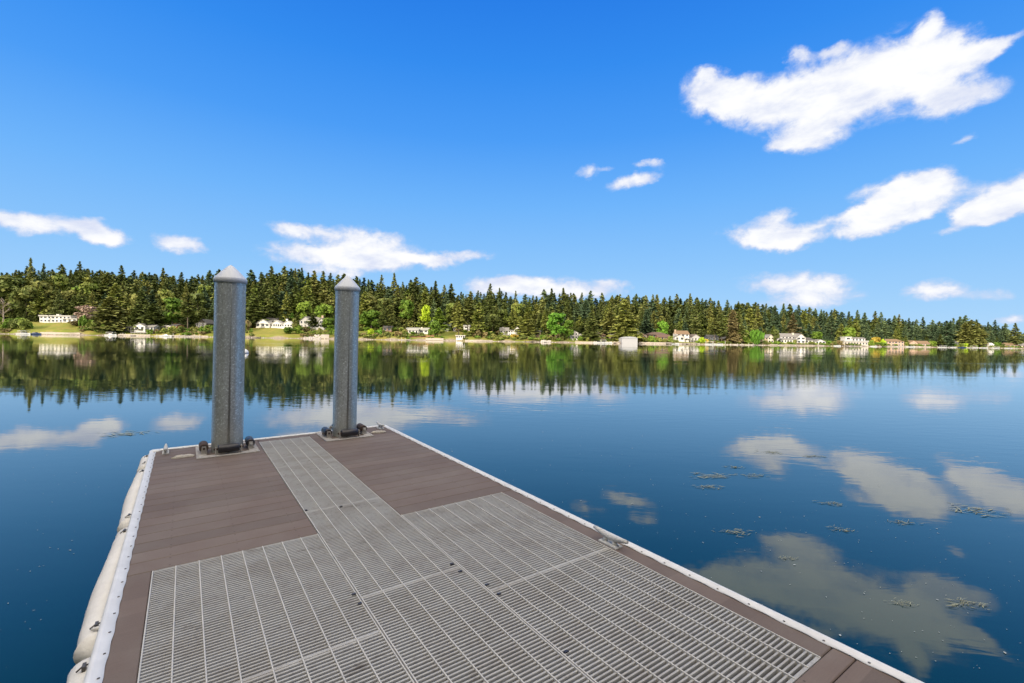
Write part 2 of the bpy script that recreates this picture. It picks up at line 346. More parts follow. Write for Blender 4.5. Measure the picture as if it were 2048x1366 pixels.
# lake bed + far shore as one sheet
def mat_ground():
    m, b, p = newmat('shore_ground'); t = b.n('ShaderNodeTexCoord').outputs['Object']
    at = b.n('ShaderNodeAttribute', attribute_name='zone'); sc = b.n('ShaderNodeSeparateColor'); b.nt.links.new(at.outputs['Color'], sc.inputs[0])
    n = b.noise(t, 0.12, 6, 0.65); n2 = b.noise(t, 0.9, 6, 0.7)
    grass = b.mix(b.mapr(n, 0.35, 0.65), c4((0.16, 0.19, 0.03)), c4((0.24, 0.21, 0.05)))
    grass = b.mix(b.mapr(n2, 0.5, 0.75, 0, .6), grass, c4((0.10, 0.13, 0.03)))
    beach = b.mix(b.mapr(n2, 0.35, 0.65), c4((0.36, 0.30, 0.235)), c4((0.22, 0.18, 0.14)))
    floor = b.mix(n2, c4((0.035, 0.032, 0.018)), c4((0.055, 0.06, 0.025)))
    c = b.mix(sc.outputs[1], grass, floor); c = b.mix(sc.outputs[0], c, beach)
    b.nt.links.new(c, p.inputs['Base Color']); p.inputs['Roughness'].default_value = 0.9; p.inputs['Specular IOR Level'].default_value = 0.15
    return m
M_GROUND = mat_ground()
def grid(name, us, ds, fn, zf):
    V = []; Z = []
    for d in ds:
        for u in us: V.append(fn(u, d)); Z.append(zf(u, d))
    n = len(us); Q = [(j*n+i, j*n+i+1, (j+1)*n+i+1, (j+1)*n+i) for j in range(len(ds)-1) for i in range(n-1)]
    me = npmesh(name, V, Q, M_GROUND); ca = me.color_attributes.new('zone', 'FLOAT_COLOR', 'POINT')
    ca.data.foreach_set('color', np.array([(a, b, 0, 1) for a, b in Z], np.float32).ravel())
    me.polygons.foreach_set('use_smooth', [True]*len(me.polygons))
    o = obj(name, me); tag(o, kind='structure'); return o
us = list(range(-1800, -200, 80))+list(range(-200, 2300, 7))+list(range(2300, 3480, 60))
ds = [-60, -20, -6, -2, 0, 1, 2, 3, 4, 4.6, 5.3, 6.5, 8, 10, 12.5, 15, 18, 21, 25, 30, 36, 44, 54, 66, 80, 96, 115, 135, 170, 300, 700, 2500]
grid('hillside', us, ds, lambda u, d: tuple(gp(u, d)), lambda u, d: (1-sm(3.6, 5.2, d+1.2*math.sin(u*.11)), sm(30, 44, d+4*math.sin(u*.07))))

# near shore behind the camera: the wooded bluff whose shade the dock lies in
def nz(a, r): return -3+4*sm(14, 26, r)+18*sm(24, 62, r)
def npt(a, r): return (math.sin(math.radians(a))*r*1.25, -math.cos(math.radians(a))*r, nz(a, r))
grid('near_shore_hill', list(range(-86, 87, 4)), [10, 14, 18, 22, 26, 32, 38, 46, 54, 62, 75, 100, 200, 500], lambda a, r: npt(a, r), lambda a, r: (1-sm(16, 28, r), sm(28, 40, r)))

# ------------------------------------------------------------------ foliage meshes
def quads(cen, ax, ay):
    n = len(cen); V = np.empty((n, 4, 3)); V[:, 0] = cen-ax-ay; V[:, 1] = cen+ax-ay*.6; V[:, 2] = cen+ax*1.15+ay; V[:, 3] = cen-ax*.7+ay*1.1
    return V.reshape(-1, 3), np.arange(n*4).reshape(n, 4)
def conifer_arrays(seed, nb=200, nl=11, H=30.0, R=4.6, bare=0.10, power=0.8, ragged=0.35, size=0.72, droop=0.35, top=0.0):
    g = np.random.default_rng(seed); cen = []; ax = []; ay = []
    ph = g.uniform(0, 6.28, 4)
    for i in range(nb):
        t = bare+(1-bare)*((i+g.uniform(0, 1))/nb)**1.0
        a = g.uniform(0, 6.2832)
        env = (1-t**1.25)**power*(1 if t > bare+.12 else 0.45+0.55*(t-bare)/.12)
        env *= 1+0.16*math.sin(2*a+ph[0]+t*5)+0.14*math.sin(9*t*2+ph[1])+0.1*math.sin(a*3+ph[2])
        L = max(0.25, R*env*(1+g.normal(0, ragged*.6)))
        L = min(L, R*1.35)
        dr = droop*(0.4+0.8*(1-t))+g.normal(0, .12)
        dirv = np.array([math.cos(a), math.sin(a), 0])
        k = max(2, int(nl*(0.35+0.9*L/R)))
        f = g.uniform(0.12, 1.0, k)**0.7
        side = np.array([-dirv[1], dirv[0], 0])
        w = g.normal(0, 0.16, k)*L*(.35+f)
        p = f[:, None]*L*dirv+w[:, None]*side
        p[:, 2] = t*H - dr*f*L + 0.10*L*(f**2) + g.normal(0, .16, k)
        s = size*(0.55+0.6*g.uniform(0, 1, k))*(0.55+0.6*min(1, L/R))
        x = dirv+g.normal(0, .35, (k, 3)); x[:, 2] -= dr*0.9; x /= np.linalg.norm(x, axis=1)[:, None]
        y = np.cross(x, g.normal(0, .55, (k, 3))+np.array([0, 0, 1.0])); y /= np.linalg.norm(y, axis=1)[:, None]
        cen.append(p); ax.append(x*s[:, None]*1.15); ay.append(y*s[:, None]*.62)
    # leader
    k = 6; p = np.zeros((k, 3)); p[:, 2] = np.linspace(.95*H, 1.0*H, k); cen.append(p); a_ = np.tile([0.0, 0, .55], (k, 1)); ax.append(a_); b_ = g.normal(0, .13, (k, 3)); b_[:, 2] = 0; ay.append(b_)
    return quads(np.concatenate(cen), np.concatenate(ax), np.concatenate(ay))
def blob_arrays(seed, n=1700, H=14.0, R=5.5, blobs=22, size=0.5, base=0.18, flat=1.0, droop=0.0):
    g = np.random.default_rng(seed); cen = []; nor = []
    bs = []
    for i in range(blobs):
        t = g.uniform(0, 1); z = H*(base+(1-base)*(0.12+0.8*t)); rr = R*math.sqrt(max(.05, 1-((t-.42)/.66)**2))*.72
        a = g.uniform(0, 6.28); q = rr*math.sqrt(g.uniform(0.1, 1)); br = R*g.uniform(.26, .46)
        bs.append((q*math.cos(a), q*math.sin(a), z, br))
    for (x, y, z, r) in bs:
        k = n//blobs; d = g.normal(0, 1, (k, 3)); d /= np.linalg.norm(d, axis=1)[:, None]
        rad = r*g.uniform(.55, 1.12, k)
        p = d*rad[:, None]*np.array([1, 1, .82*flat])+np.array([x, y, z]); p[:, 2] -= droop*g.uniform(0, 1, k)*H*.5
        p[:, 2] = np.maximum(p[:, 2], .1); cen.append(p); nor.append(d)
    cen = np.concatenate(cen); nor = np.concatenate(nor); k = len(cen)
    nn = nor+g.normal(0, .7, (k, 3)); nn /= np.linalg.norm(nn, axis=1)[:, None]
    x = np.cross(nn, g.normal(0, 1, (k, 3))); x /= np.linalg.norm(x, axis=1)[:, None]; y = np.cross(nn, x)
    s = size*g.uniform(.6, 1.4, k)[:, None]
    if droop: y = np.tile([0, 0, 1.0], (k, 1)); x = np.cross(y, g.normal(0, 1, (k, 3))); x /= np.linalg.norm(x, axis=1)[:, None]; return quads(cen, x*s*.4, y*s*1.9)
    return quads(cen, x*s, y*s*.75)
LEAF = {
 'fir': mat_leaf('dark_fir_needles', (0.140, 0.178, 0.050), (0.195, 0.210, 0.060), .25),
 'far': mat_leaf('bluish_fir_needles', (0.098, 0.155, 0.076), (0.140, 0.190, 0.080), .22),
 'olive': mat_leaf('olive_needles', (0.140, 0.178, 0.042), (0.200, 0.205, 0.055), .22),
 'cedar': mat_leaf('yellow_green_cedar', (0.180, 0.235, 0.042), (0.230, 0.245, 0.055), .2),
 'leafy': mat_leaf('fresh_green_leaves', (0.120, 0.215, 0.026), (0.170, 0.245, 0.032), .22),
 'bright': mat_leaf('bright_green_leaves', (0.12, 0.27, 0.028), (0.15, 0.30, 0.032), .1),
 'lime': mat_leaf('lime_green_leaves', (0.33, 0.47, 0.025), (0.38, 0.50, 0.03), .08),
 'russet': mat_leaf('russet_leaves', (0.21, 0.175, 0.072), (0.25, 0.195, 0.082), .2),
 'gold': mat_leaf('golden_leaves', (0.42, 0.31, 0.045), (0.47, 0.36, 0.06), .15),
 'blossom': mat_leaf('dusty_pink_blossom', (0.34, 0.25, 0.19), (0.42, 0.31, 0.24), .1)}
M_BARK = simple('bark', (0.15, 0.115, 0.085), 0.9, var=.35, scale=3, obj_var=.3)
M_PALEBARK = simple('pale_bark', (0.33, 0.27, 0.22), 0.9, var=.3, scale=3)
def trunk_mesh(name, H, r0, seed=0, limbs=5, top=0.95, mat=None):
    g = random.Random(seed); m = MB(); pts = [(g.uniform(-.1, .1)*k, g.uniform(-.1, .1)*k, H*top*k/5-(0.8 if k == 0 else 0)) for k in range(6)]
    m.tube(pts, [r0*(1-k/5.6) for k in range(6)], 7)
    for i in range(limbs):
        t = g.uniform(.25, .8); a = g.uniform(0, 6.28); L = H*.16*(1.1-t)+.6; z = H*top*t
        m.tube([(0, 0, z), (math.cos(a)*L*.6, math.sin(a)*L*.6, z+L*.15), (math.cos(a)*L, math.sin(a)*L, z+L*.3)], [r0*.3, r0*.2, r0*.06], 5)
    return m.mesh(name, mat or M_BARK)
CON = {}
for i, kw in enumerate([dict(R=4.6, power=.95), dict(R=4.2, power=.7, bare=.25, ragged=.5, nb=180), dict(R=5.2, power=.95, ragged=.28), dict(R=4.3, power=.6, bare=.40, ragged=.5, nb=170), dict(R=5.0, power=.62, bare=.04, ragged=.28, nb=230, nl=13), dict(R=3.7, power=1.0, bare=.15, ragged=.45)]):
    CON[i] = conifer_arrays(100+i, **kw)
CONME = {}
def con_mesh(i, leaf):
    if (i, leaf) not in CONME: CONME[i, leaf] = npmesh('crown', *CON[i], LEAF[leaf])
    return CONME[i, leaf]
TRK = [trunk_mesh('trunk', 30, .42, i, 6) for i in range(3)]
def conifer(u, d, h, i, leaf, wid=1.0, label=None, group=None, name='conifer_tree', z=None):
    p = gp(u, d); r = empty(name, loc=p, rz=random.uniform(0, 6.28)); sc = h/30
    w = sc*wid
    for nm, me in (('crown', con_mesh(i, leaf)), ('trunk', TRK[i % 3])):
        o = obj(nm, me, r); o.scale = (w if nm == 'crown' else sc*1.1, w if nm == 'crown' else sc*1.1, sc)
    tag(r, label, 'tree', group); return r
BLB = {0: blob_arrays(1), 1: blob_arrays(2, R=4.2, H=15, blobs=20), 2: blob_arrays(3, R=6.4, H=12), 3: blob_arrays(5, n=1500, R=5.6, H=9, blobs=16, size=.45, base=.25, droop=.45)}
BLME = {}
def broad(u, d, h, w, i, leaf, label, group=None, name='leafy_tree', trunk=True):
    H0 = {0: 14, 1: 15, 2: 12, 3: 9}[i]; R0 = {0: 5.5, 1: 4.2, 2: 6.4, 3: 5.6}[i]
    if (i, leaf) not in BLME: BLME[i, leaf] = npmesh('crown', *BLB[i], LEAF[leaf])
    r = empty(name, loc=gp(u, d), rz=random.uniform(0, 6.28)); o = obj('crown', BLME[i, leaf], r); s = w/2/R0; o.scale = (s, s, h/H0)
    if trunk: t = obj('trunk', TRK[i % 3], r); t.scale = (h/30*1.6, h/30*1.6, h*.75/30)
    tag(r, label, 'tree', group); return r
BSH = [blob_arrays(31+k, n=420, H=2.2, R=1.8, blobs=9, size=.28, base=0.0) for k in range(3)]
BSME = {}
def bush(u, d, w, h, leaf, label, group=None, k=None):
    k = random.randrange(3) if k is None else k
    if (k, leaf) not in BSME: BSME[k, leaf] = npmesh('shrub', *BSH[k], LEAF[leaf])
    o = obj('shrub', BSME[k, leaf]); o.location = gp(u, d); o.rotation_euler.z = random.uniform(0, 6.28); o.scale = (w/3.6, w/3.6, h/2.2)
    tag(o, label, 'bush', group); return o
exec_after = []

# ------------------------------------------------------------------ the dock (local frame: x across, y outwards, z up from the deck)
TH = math.radians(34.9473); TA, TB = math.tan(math.radians(.76388)), math.tan(math.radians(.48921))
ex = Vector((math.cos(TH), math.sin(TH), TA)).normalized(); ey = Vector((-math.sin(TH), math.cos(TH), TB)); ey = (ey-ex*ey.dot(ex)).normalized(); ez = ex.cross(ey)
DM = Matrix.Translation((0, 0, CAMZ-1.6)) @ Matrix((ex, ey, ez)).transposed().to_4x4()
def dm(x, y, z=0): return DM @ Matrix.Translation((x, y, z))
XL, XR, W1, W2, G0, G1 = -.30, 2.742, .878, 1.554, -.163, 2.609
YF, YG, YB, YW, YEND = 7.66, 3.873, 1.006, 7.50, -3.2
dock = empty('floating_dock', DM)
tag(dock, 'brown floating dock with pale grating panels and a white edge strip', 'dock')
m = MB()
def boards(x0, x1, ys):
    for a, b in zip(ys[:-1], ys[1:]): m.bbox(x0, x1, a+.0025, b-.0025, -.035, 0, .004)
ya = [YG+.004+.1795*i for i in range(22)]
ya = [y for y in ya if y < YF-.06]+[YF]
# cut the boards round the two guide plates
boards(XL, W1-.004, ya); boards(W2+.004, XR, ya)
m.bbox(W1, W2, YW+.004, YF, -.035, -.0, .004)
for x0, x1 in ((XL, G0-.0012), (G1+.0012, XR)): m.bbox(x0, x1, YB+.003, YG, -.035, 0, .004)
yb = [YB]+[YB-.104-.1795*i for i in range(24)]
yb = sorted([y for y in yb if y > YEND]+[YEND])
boards(XL, W1-.004, yb); boards(W2+.004, XR, yb); boards(W1, W2, sorted([y for y in yb if y < -.41]+[-.41]))
m.build('decking', M_DECK, dock)
# gratings
def grating(x0, x1, y0, y1, bays, label=None):
    g = MB(); lb = MB(); n = round((y1-y0)/.026); pt = (y1-y0)/n
    for i in range(n):
        yc = y0+(i+.5)*pt; w = .0060 if 0 < i < n-1 else .0078
        zt0 = -.003
        prof = [(-w*.55, -.038), (w*.55, -.038), (w*.95, -.010), (w*.8, zt0-.0012), (0, zt0), (-w*.8, zt0-.0012), (-w*.95, -.010)]
        vs = [(x, yc+a, b) for x in (x0+.004, x1-.004) for a, b in prof]; k = len(prof)
        g.add(vs, [(j, (j+1) % k, k+(j+1) % k, k+j) for j in range(k)])
    bw = (x1-x0)/bays
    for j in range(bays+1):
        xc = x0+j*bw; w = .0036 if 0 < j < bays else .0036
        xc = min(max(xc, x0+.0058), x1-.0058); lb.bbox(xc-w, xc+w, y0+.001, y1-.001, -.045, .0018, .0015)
    for yy in (y0+.0032, y1-.0032): g.bbox(x0+.003, x1-.003, yy-.003, yy+.003, -.045, -.0006, .001)
    # clip holes by the seam
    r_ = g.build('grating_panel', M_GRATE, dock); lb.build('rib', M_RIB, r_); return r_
yw = [YW, 6.0, 4.4, 2.8, 1.2, -.4]
for a, b in zip(yw[1:], yw[:-1]): grating(W1, W2, a, b, 5)
for x0, x1 in ((G0, W1-.002), (W2+.002, G1)):
    for a, b in ((YB, 2.43), (2.43, YG)): grating(x0, x1, a, b, 8)
# small black clip plugs in the gratings
clip = MB().bbox(-.012, .012, -.008, .008, -.01, .004, .002).mesh('fixing_clip', M_BLACK)
for (x, y) in ((W1-.02, 2.86), (W1-.02, 2.74), (W2-.03, 2.86), (W2+.03, 2.50), (W2+.035, 2.37), (W2-.03, 2.74), (W2+.03, 1.75), (1.18, 4.36), (W1+.02, 4.44)):
    obj('fixing_clip', clip, dock).location = (x, y, 0)
fr = MB()
fr.box(XL+.03, XR-.03, YEND, YF-.03, -.40, -.17)
for x in (XL+.015, G0-.01, W1-.002, W2+.002, G1+.01, XR-.015): fr.box(x-.018, x+.018, YEND, YF-.02, -.17, -.047)
for y in (2.43, 4.4, 6.0, 7.48, 1.0, -.4): fr.box(XL+.04, XR-.04, y-.02, y+.02, -.168, -.049)
fr.build('float_frame', M_DARK, dock)
fs = MB()   # side fascia
fs.box(XL-.012, XL+.004, YEND, YF+.010, -.20, -.037); fs.box(XR-.004, XR+.012, YEND, YF+.010, -.20, -.037); fs.box(XL-.010, XR+.010, YF-.004, YF+.014, -.198, -.036)
fs.build('fascia', simple('fascia_grey', (.25, .24, .23), .7), dock)
# white edge strip: wavy inner edge held by screws, rounded outer bulb
SCR = 0.198
def rim(p0, p1, inward, off):
    p0 = Vector(p0); p1 = Vector(p1); L = (p1-p0).length; d = (p1-p0)/L; inn = Vector(inward); g = MB()
    n = int(L/.033); vs = []; K = 8
    for i in range(n+1):
        s_ = i*L/n; wv = .0018*math.cos(2*math.pi*(s_-off)/SCR)+.0012*math.sin(s_*9)
        lift = .003*(1-math.cos(2*math.pi*(s_-off)/SCR))/2
        prof = [(.010+wv, .0012+lift), (.010+wv, .005+lift), (-.022, .006), (-.030, .013), (-.046, .015), (-.058, .007), (-.062, -.012), (-.058, -.05)]
        for a, b in prof: q = p0+d*s_+inn*a; vs.append((q.x, q.y, b))
    fs_ = [(i*K+j, i*K+j+1, (i+1)*K+j+1, (i+1)*K+j) for i in range(n) for j in range(K-1)]
    g.add(vs, fs_, True); r = g.build('edge_strip', M_RIM, dock)
    sc = MB().lathe([(.006, 0), (.0065, .0015), (.004, .003), (0.0005, .0035)], 10).mesh('screw', M_SCREW)
    s_ = off
    while s_ < L-.02:
        q = p0+d*s_+inn*(-.006); s2 = obj('screw', sc, r); s2.location = (q.x, q.y, .0062); s_ += SCR
    return r
rim((XL, YEND, 0), (XL, YF, 0), (1, 0, 0), (3.0-YEND) % SCR)
rim((XR, YEND, 0), (XR, YF, 0), (-1, 0, 0), (2.832-YEND) % SCR)
rim((XL, YF, 0), (XR, YF, 0), (0, -1, 0), .1)
for x in (XL, XR):
    MB().lathe([(.0, .0155), (.045, .0155), (.058, .008), (.062, -.012), (.060, -.05)], 20, x, YF).build('edge_corner', M_RIM, dock)

# fenders along the left edge
def fender(y0, y1, label, seed):
    g = random.Random(seed); L = y1-y0; r0 = .084; pts = []; rs = []
    N = 26
    for i in range(N+1):
        t = i/N; s_ = t*L; e = min(s_, L-s_); rr = r0*math.sqrt(max(0.02, 1-(1-min(1, e/.06))**2))
        rr *= 1+.025*math.sin(s_*7+seed)+g.uniform(-.012, .012)
        if abs(s_-.13) < .04 or abs(L-s_-.13) < .04: rr *= .93
        pts.append((.012*math.sin(s_*3+seed), s_-L/2, .008*math.sin(s_*4+seed))); rs.append(rr)
    root = empty('dock_fender', dm(-.378, (y0+y1)/2, -.118)); MB().tube(pts, rs, 20).build('fender_body', M_FEND, root)
    for s_ in (-L/2+.17, L/2-.17):
        e = MB().tube([(-.03, s_-.012, .08), (-.01, s_, .092), (.02, s_+.02, .088)], .004, 6); e.box(-.01, .004, s_-.02, s_+.02, .075, .1); e.build('tie_strap', M_SCREW, root)
    c = MB(); c.tube([(-.02, -L/2+.14, .085), (.03, -L/2+.12, .094), (.07, -L/2+.13, .085)], [.006, .014, .006], 8); c.build('end_fold', M_FEND, root)
    tag(root, label, 'fender', 'white fenders along the left edge of the dock'); return root
fender(7.02, 7.72, 'short white fender at the far corner of the dock', 1)
fender(5.06, 6.96, 'long white fender beside the brown decking, second from the far corner', 2)
fender(3.22, 5.02, 'long white fender below the left grating corner, third from the far corner', 3)
fender(1.36, 3.17, 'white fender cut by the bottom edge of the picture', 4)

# cleats
def cleat(x, y, label, k):
    r = empty('mooring_cleat', dm(x, y, 0)); g = MB()
    g.tube([(0, -.17, .078), (0, -.13, .072), (0, -.06, .060), (0, 0, .057), (0, .06, .060), (0, .13, .072), (0, .17, .078)], [.011, .016, .021, .024, .021, .016, .011], 12)
    g.build('horn', M_ZINC, r); b = MB()
    for s_ in (-1, 1): b.tube([(0, s_*.055, 0), (0, s_*.045, .028), (0, s_*.038, .055)], [.028, .019, .016], 12)
    b.bbox(-.036, .036, -.09, .09, 0, .018, .008); b.build('base', M_ZINC, r)
    for s_ in (-.078, .078): MB().lathe([(.010, .014), (.009, .019), (.001, .020)], 8, 0, s_).build('bolt', M_SCREW, r)
    tag(r, label, 'cleat', 'metal mooring cleats on the dock'); return r
cleat(2.655, 2.46, 'large rough zinc cleat by the right edge beside the grating', 0)
cleat(2.64, 7.50, 'small cleat at the far right corner of the dock', 1)
cleat(-.185, 7.47, 'cleat seen end-on at the far left corner of the dock', 2)
# crusted slabs lying on the deck
def slab(x, y, rz, label, seed):
    g = random.Random(seed); n = 18; prof = []; vs = []
    for ring, (k, z) in enumerate(((1.0, .002), (.97, .014), (.80, .024), (.4, .028))):
        for i in range(n):
            a = 2*math.pi*i/n; rx, ry = .115, .062; yy = math.sin(a)*ry; yy = yy if yy > 0 else yy*.55
            j = 1+g.uniform(-.07, .07); vs.append((math.cos(a)*rx*k*j, yy*k*j, z+g.uniform(-.003, .003)*(ring > 0)))
    vs.append((0, .005, .029)); f = [(r_*n+i, r_*n+(i+1) % n, (r_+1)*n+(i+1) % n, (r_+1)*n+i) for r_ in range(3) for i in range(n)]+[(3*n+i, 3*n+(i+1) % n, 4*n) for i in range(n)]
    o = MB().add(vs, f).build('stone_slab', M_STONE, None, dm(x, y, 0) @ Matrix.Rotation(rz, 4, 'Z')); tag(o, label, 'slab', 'rough pale slabs lying on the decking')
slab(.0, 7.10, .0, 'rough pale flat slab on the decking left of the left piling', 4)
slab(2.505, 7.20, -.25, 'rough pale flat slab on the decking right of the right piling', 9)

# piles and their guides
def pile(x, y, top, label, seam_az, R=.181):
    p = dm(x, y, 0).translation; zb = p.z
    r = empty('steel_piling', Matrix.Translation(p) @ Matrix.Rotation(math.radians(.42), 4, 'Y') @ Matrix.Rotation(seam_az, 4, 'Z'))
    h = top-zb; MB().lathe([(R, -6), (R, -2)] + [(R, z) for z in np.linspace(-1, h-.225, 12)], 64).build('steel_tube', M_GALV, r)
    c = MB().lathe([(R+.004, h-.240), (R+.012, h-.238), (R+.013, h-.185), (R+.004, h-.172), (R*.6, h-.088), (.03, h-.012), (.006, h+.002), (.0005, h+.004)], 64); c.build('cone_cap', M_CAP, r)
    s_ = MB(); s_.tube([(R-.001, 0, z) for z in np.linspace(-.5, h-.245, 12)], 0.0032, 6); s_.build('weld_seam', simple('weld_bead', (.24, .26, .26), .6, .4, var=.4, scale=30), r)
    tag(r, label, 'piling', 'galvanised steel pilings at the end of the dock'); return r
def facing(x, y, off=0):
    p = dm(x, y, 0).translation; return math.atan2(-p.y, -p.x)+off
PL, PR = (.478, 7.235), (2.022, 7.335)
pile(*PL, CAMZ+.915, 'thick galvanised steel piling with grey cone cap, nearer left one', facing(*PL, .07))
pile(*PR, CAMZ+.925, 'galvanised steel piling with grey cone cap beside the far right corner', facing(*PR, .22), .173)
def guide(x, y, label, rusty):
    r = empty('pile_guide', dm(x, y, 0)); a, hI = .345, .235; g = MB()
    for x0, x1, y0, y1 in ((-a, a, -a, -hI), (-a, a, hI, a), (-a, -hI, -hI, hI), (hI, a, -hI, hI)): g.bbox(x0, x1, y0, y1, .0015, .013, .003)
    g.build('base_plate', M_PLATE, r)
    for k, (sx, sy) in enumerate(((0, -1), (0, 1), (-1, 0), (1, 0))):
        D = .262; Rm = Matrix.Translation((sx*D, sy*D, .082)) @ Matrix.Rotation(0 if sx == 0 else math.pi/2, 4, 'Z')
        ml = M_RUST if (rusty == k) else M_BLACK
        q = MB().tube([Rm @ Vector((t, 0, 0)) for t in (-.118, -.108, .108, .118)], [.044, .052, .052, .044], 24).build('roller', ml, r)
        MB().tube([Rm @ Vector((t, 0, 0)) for t in (-.165, .165)], .014, 10).build('axle', M_RUST if k in (0, 2) else M_ZINC, q)
        for s_ in (-1, 1):
            b = MB(); outer = -1 if (sx+sy) > 0 else 1
            oy = (-1 if sy < 0 else 1) if sx == 0 else (1 if sx < 0 else -1)
            vs = [Vector(v_) for v_ in ((s_*.137, -.035, -.07), (s_*.137, .035, -.07), (s_*.137, .022, .026), (s_*.137, -.022, .026))]
            vs2 = [v_+Vector((s_*.010, 0, 0)) for v_ in vs]; al = [Rm @ v_ for v_ in vs+vs2]
            b.add(al, [(0, 1, 2, 3), (7, 6, 5, 4), (0, 4, 5, 1), (1, 5, 6, 2), (2, 6, 7, 3), (3, 7, 4, 0)]); 
            b.build('bracket', M_PLATE, r)
    for sx in (-1, 1):
        for sy in (-1, 1): MB().lathe([(.014, .013), (.014, .022), (.002, .024)], 6, sx*.31, sy*.31).build('bolt', M_ZINC, r)
    tag(r, label, 'pile guide', 'roller pile guides bolted to the deck'); return r
guide(*PL, 'roller guide on a weathered plate round the foot of the left piling', 2)
guide(*PR, 'roller guide on a pale plate round the foot of the right piling', 3)

# mooring buoy
bz = W(491, 706, 52.0); r = empty('mooring_buoy', loc=(bz.x, bz.y, 0)); MB().lathe([(.001, -.3), (.2, -.25), (.31, -.05), (.32, .08), (.27, .24), (.14, .36), (.07, .40), (.06, .46), (.001, .47)], 20).build('float_body', simple('buoy_white', (.8, .8, .8), .35), r)
MB().lathe([(.322, -.02), (.326, .0), (.323, .05)], 20).build('stripe', simple('buoy_blue', (.05, .1, .3), .4), r); tag(r, 'white mooring buoy on the water just right of the left piling', 'buoy')
#==FAR==
# ------------------------------------------------------------------ far-shore houses
def wallmat(c): return simple('wall_%.2f_%.2f_%.2f' % c, c, .8, var=.10, scale=.8, spec=.2)
def roofmat(c): return simple('roof_%.2f_%.2f_%.2f' % c, c, .85, var=.22, scale=1.2, spec=.15)
M_GLASS = simple('window_glass', (.03, .035, .04), .12, var=.3)
M_TRIM = simple('white_trim', (.75, .74, .70), .7)
WHITE = (.68, .66, .62); CREAM = (.66, .58, .46); GREY = (.42, .41, .39); BROWN = (.16, .10, .065); DKROOF = (.10, .095, .09); GYROOF = (.23, .22, .20); TAN = (.48, .36, .25); PINK = (.55, .38, .29); BRROOF = (.22, .15, .09); PALEROOF = (.45, .44, .41); GREEN = (.20, .22, .17)
def roofgeo(m, kind, w, dp, h, rh, oh=.45, th=.18):
    if kind == 'flat': m.box(-w/2-oh, w/2+oh, -oh, dp+oh, h, h+max(.2, rh)); return
    a, b = -w/2-oh, w/2+oh; c, d = -oh, dp+oh
    if kind == 'x':      # ridge runs along the shore
        k = rh/(dp/2); e = h-oh*k; md = dp/2
        for s_ in (0, 1):
            y0 = c if s_ == 0 else d
            m.add([(a, y0, e), (b, y0, e), (b, md, h+rh), (a, md, h+rh), (a, y0, e+th), (b, y0, e+th), (b, md, h+rh+th), (a, md, h+rh+th)], [(0, 3, 2, 1), (4, 5, 6, 7), (0, 1, 5, 4), (1, 2, 6, 5), (0, 4, 7, 3)])
    elif kind == 'y':    # gable towards the lake
        k = rh/(w/2); e = h-oh*k
        for s_ in (-1, 1):
            x0 = a if s_ < 0 else b
            m.add([(x0, c, e), (0, c, h+rh), (0, d, h+rh), (x0, d, e), (x0, c, e+th), (0, c, h+rh+th), (0, d, h+rh+th), (x0, d, e+th)], [(0, 1, 2, 3), (4, 7, 6, 5), (0, 4, 5, 1), (0, 3, 7, 4), (3, 2, 6, 7)])
    elif kind == 'hip':
        e = h-.1; q = min(w, dp)/2*.9; m.add([(a, c, e), (b, c, e), (b, d, e), (a, d, e), (-w/2+q, dp/2, h+rh), (w/2-q, dp/2, h+rh), (a, c, e-.15), (b, c, e-.15), (b, d, e-.15), (a, d, e-.15)],
              [(0, 1, 5, 4), (1, 2, 5), (2, 3, 4, 5), (3, 0, 4), (6, 7, 1, 0), (7, 8, 2, 1), (8, 9, 3, 2), (9, 6, 0, 3), (9, 8, 7, 6)])
    elif kind == 'shed': m.add([(a, c, h-.1), (b, c, h-.1), (b, d, h+rh), (a, d, h+rh), (a, c, h+.12), (b, c, h+.12), (b, d, h+rh+.22), (a, d, h+rh+.22)], [(3, 2, 1, 0), (4, 5, 6, 7), (0, 1, 5, 4), (1, 2, 6, 5), (2, 3, 7, 6), (3, 0, 4, 7)])
    elif kind == 'barrel':
        n = 12; vs = []
        for y in (c, d):
            for i in range(n+1): t = math.pi*i/n; vs.append((-math.cos(t)*(w/2+.15), y, h+math.sin(t)*rh))
        m.add(vs, [(i, i+1, n+2+i, n+1+i) for i in range(n)]+[tuple(range(n, -1, -1)), tuple(range(n+1, 2*n+2))], False)
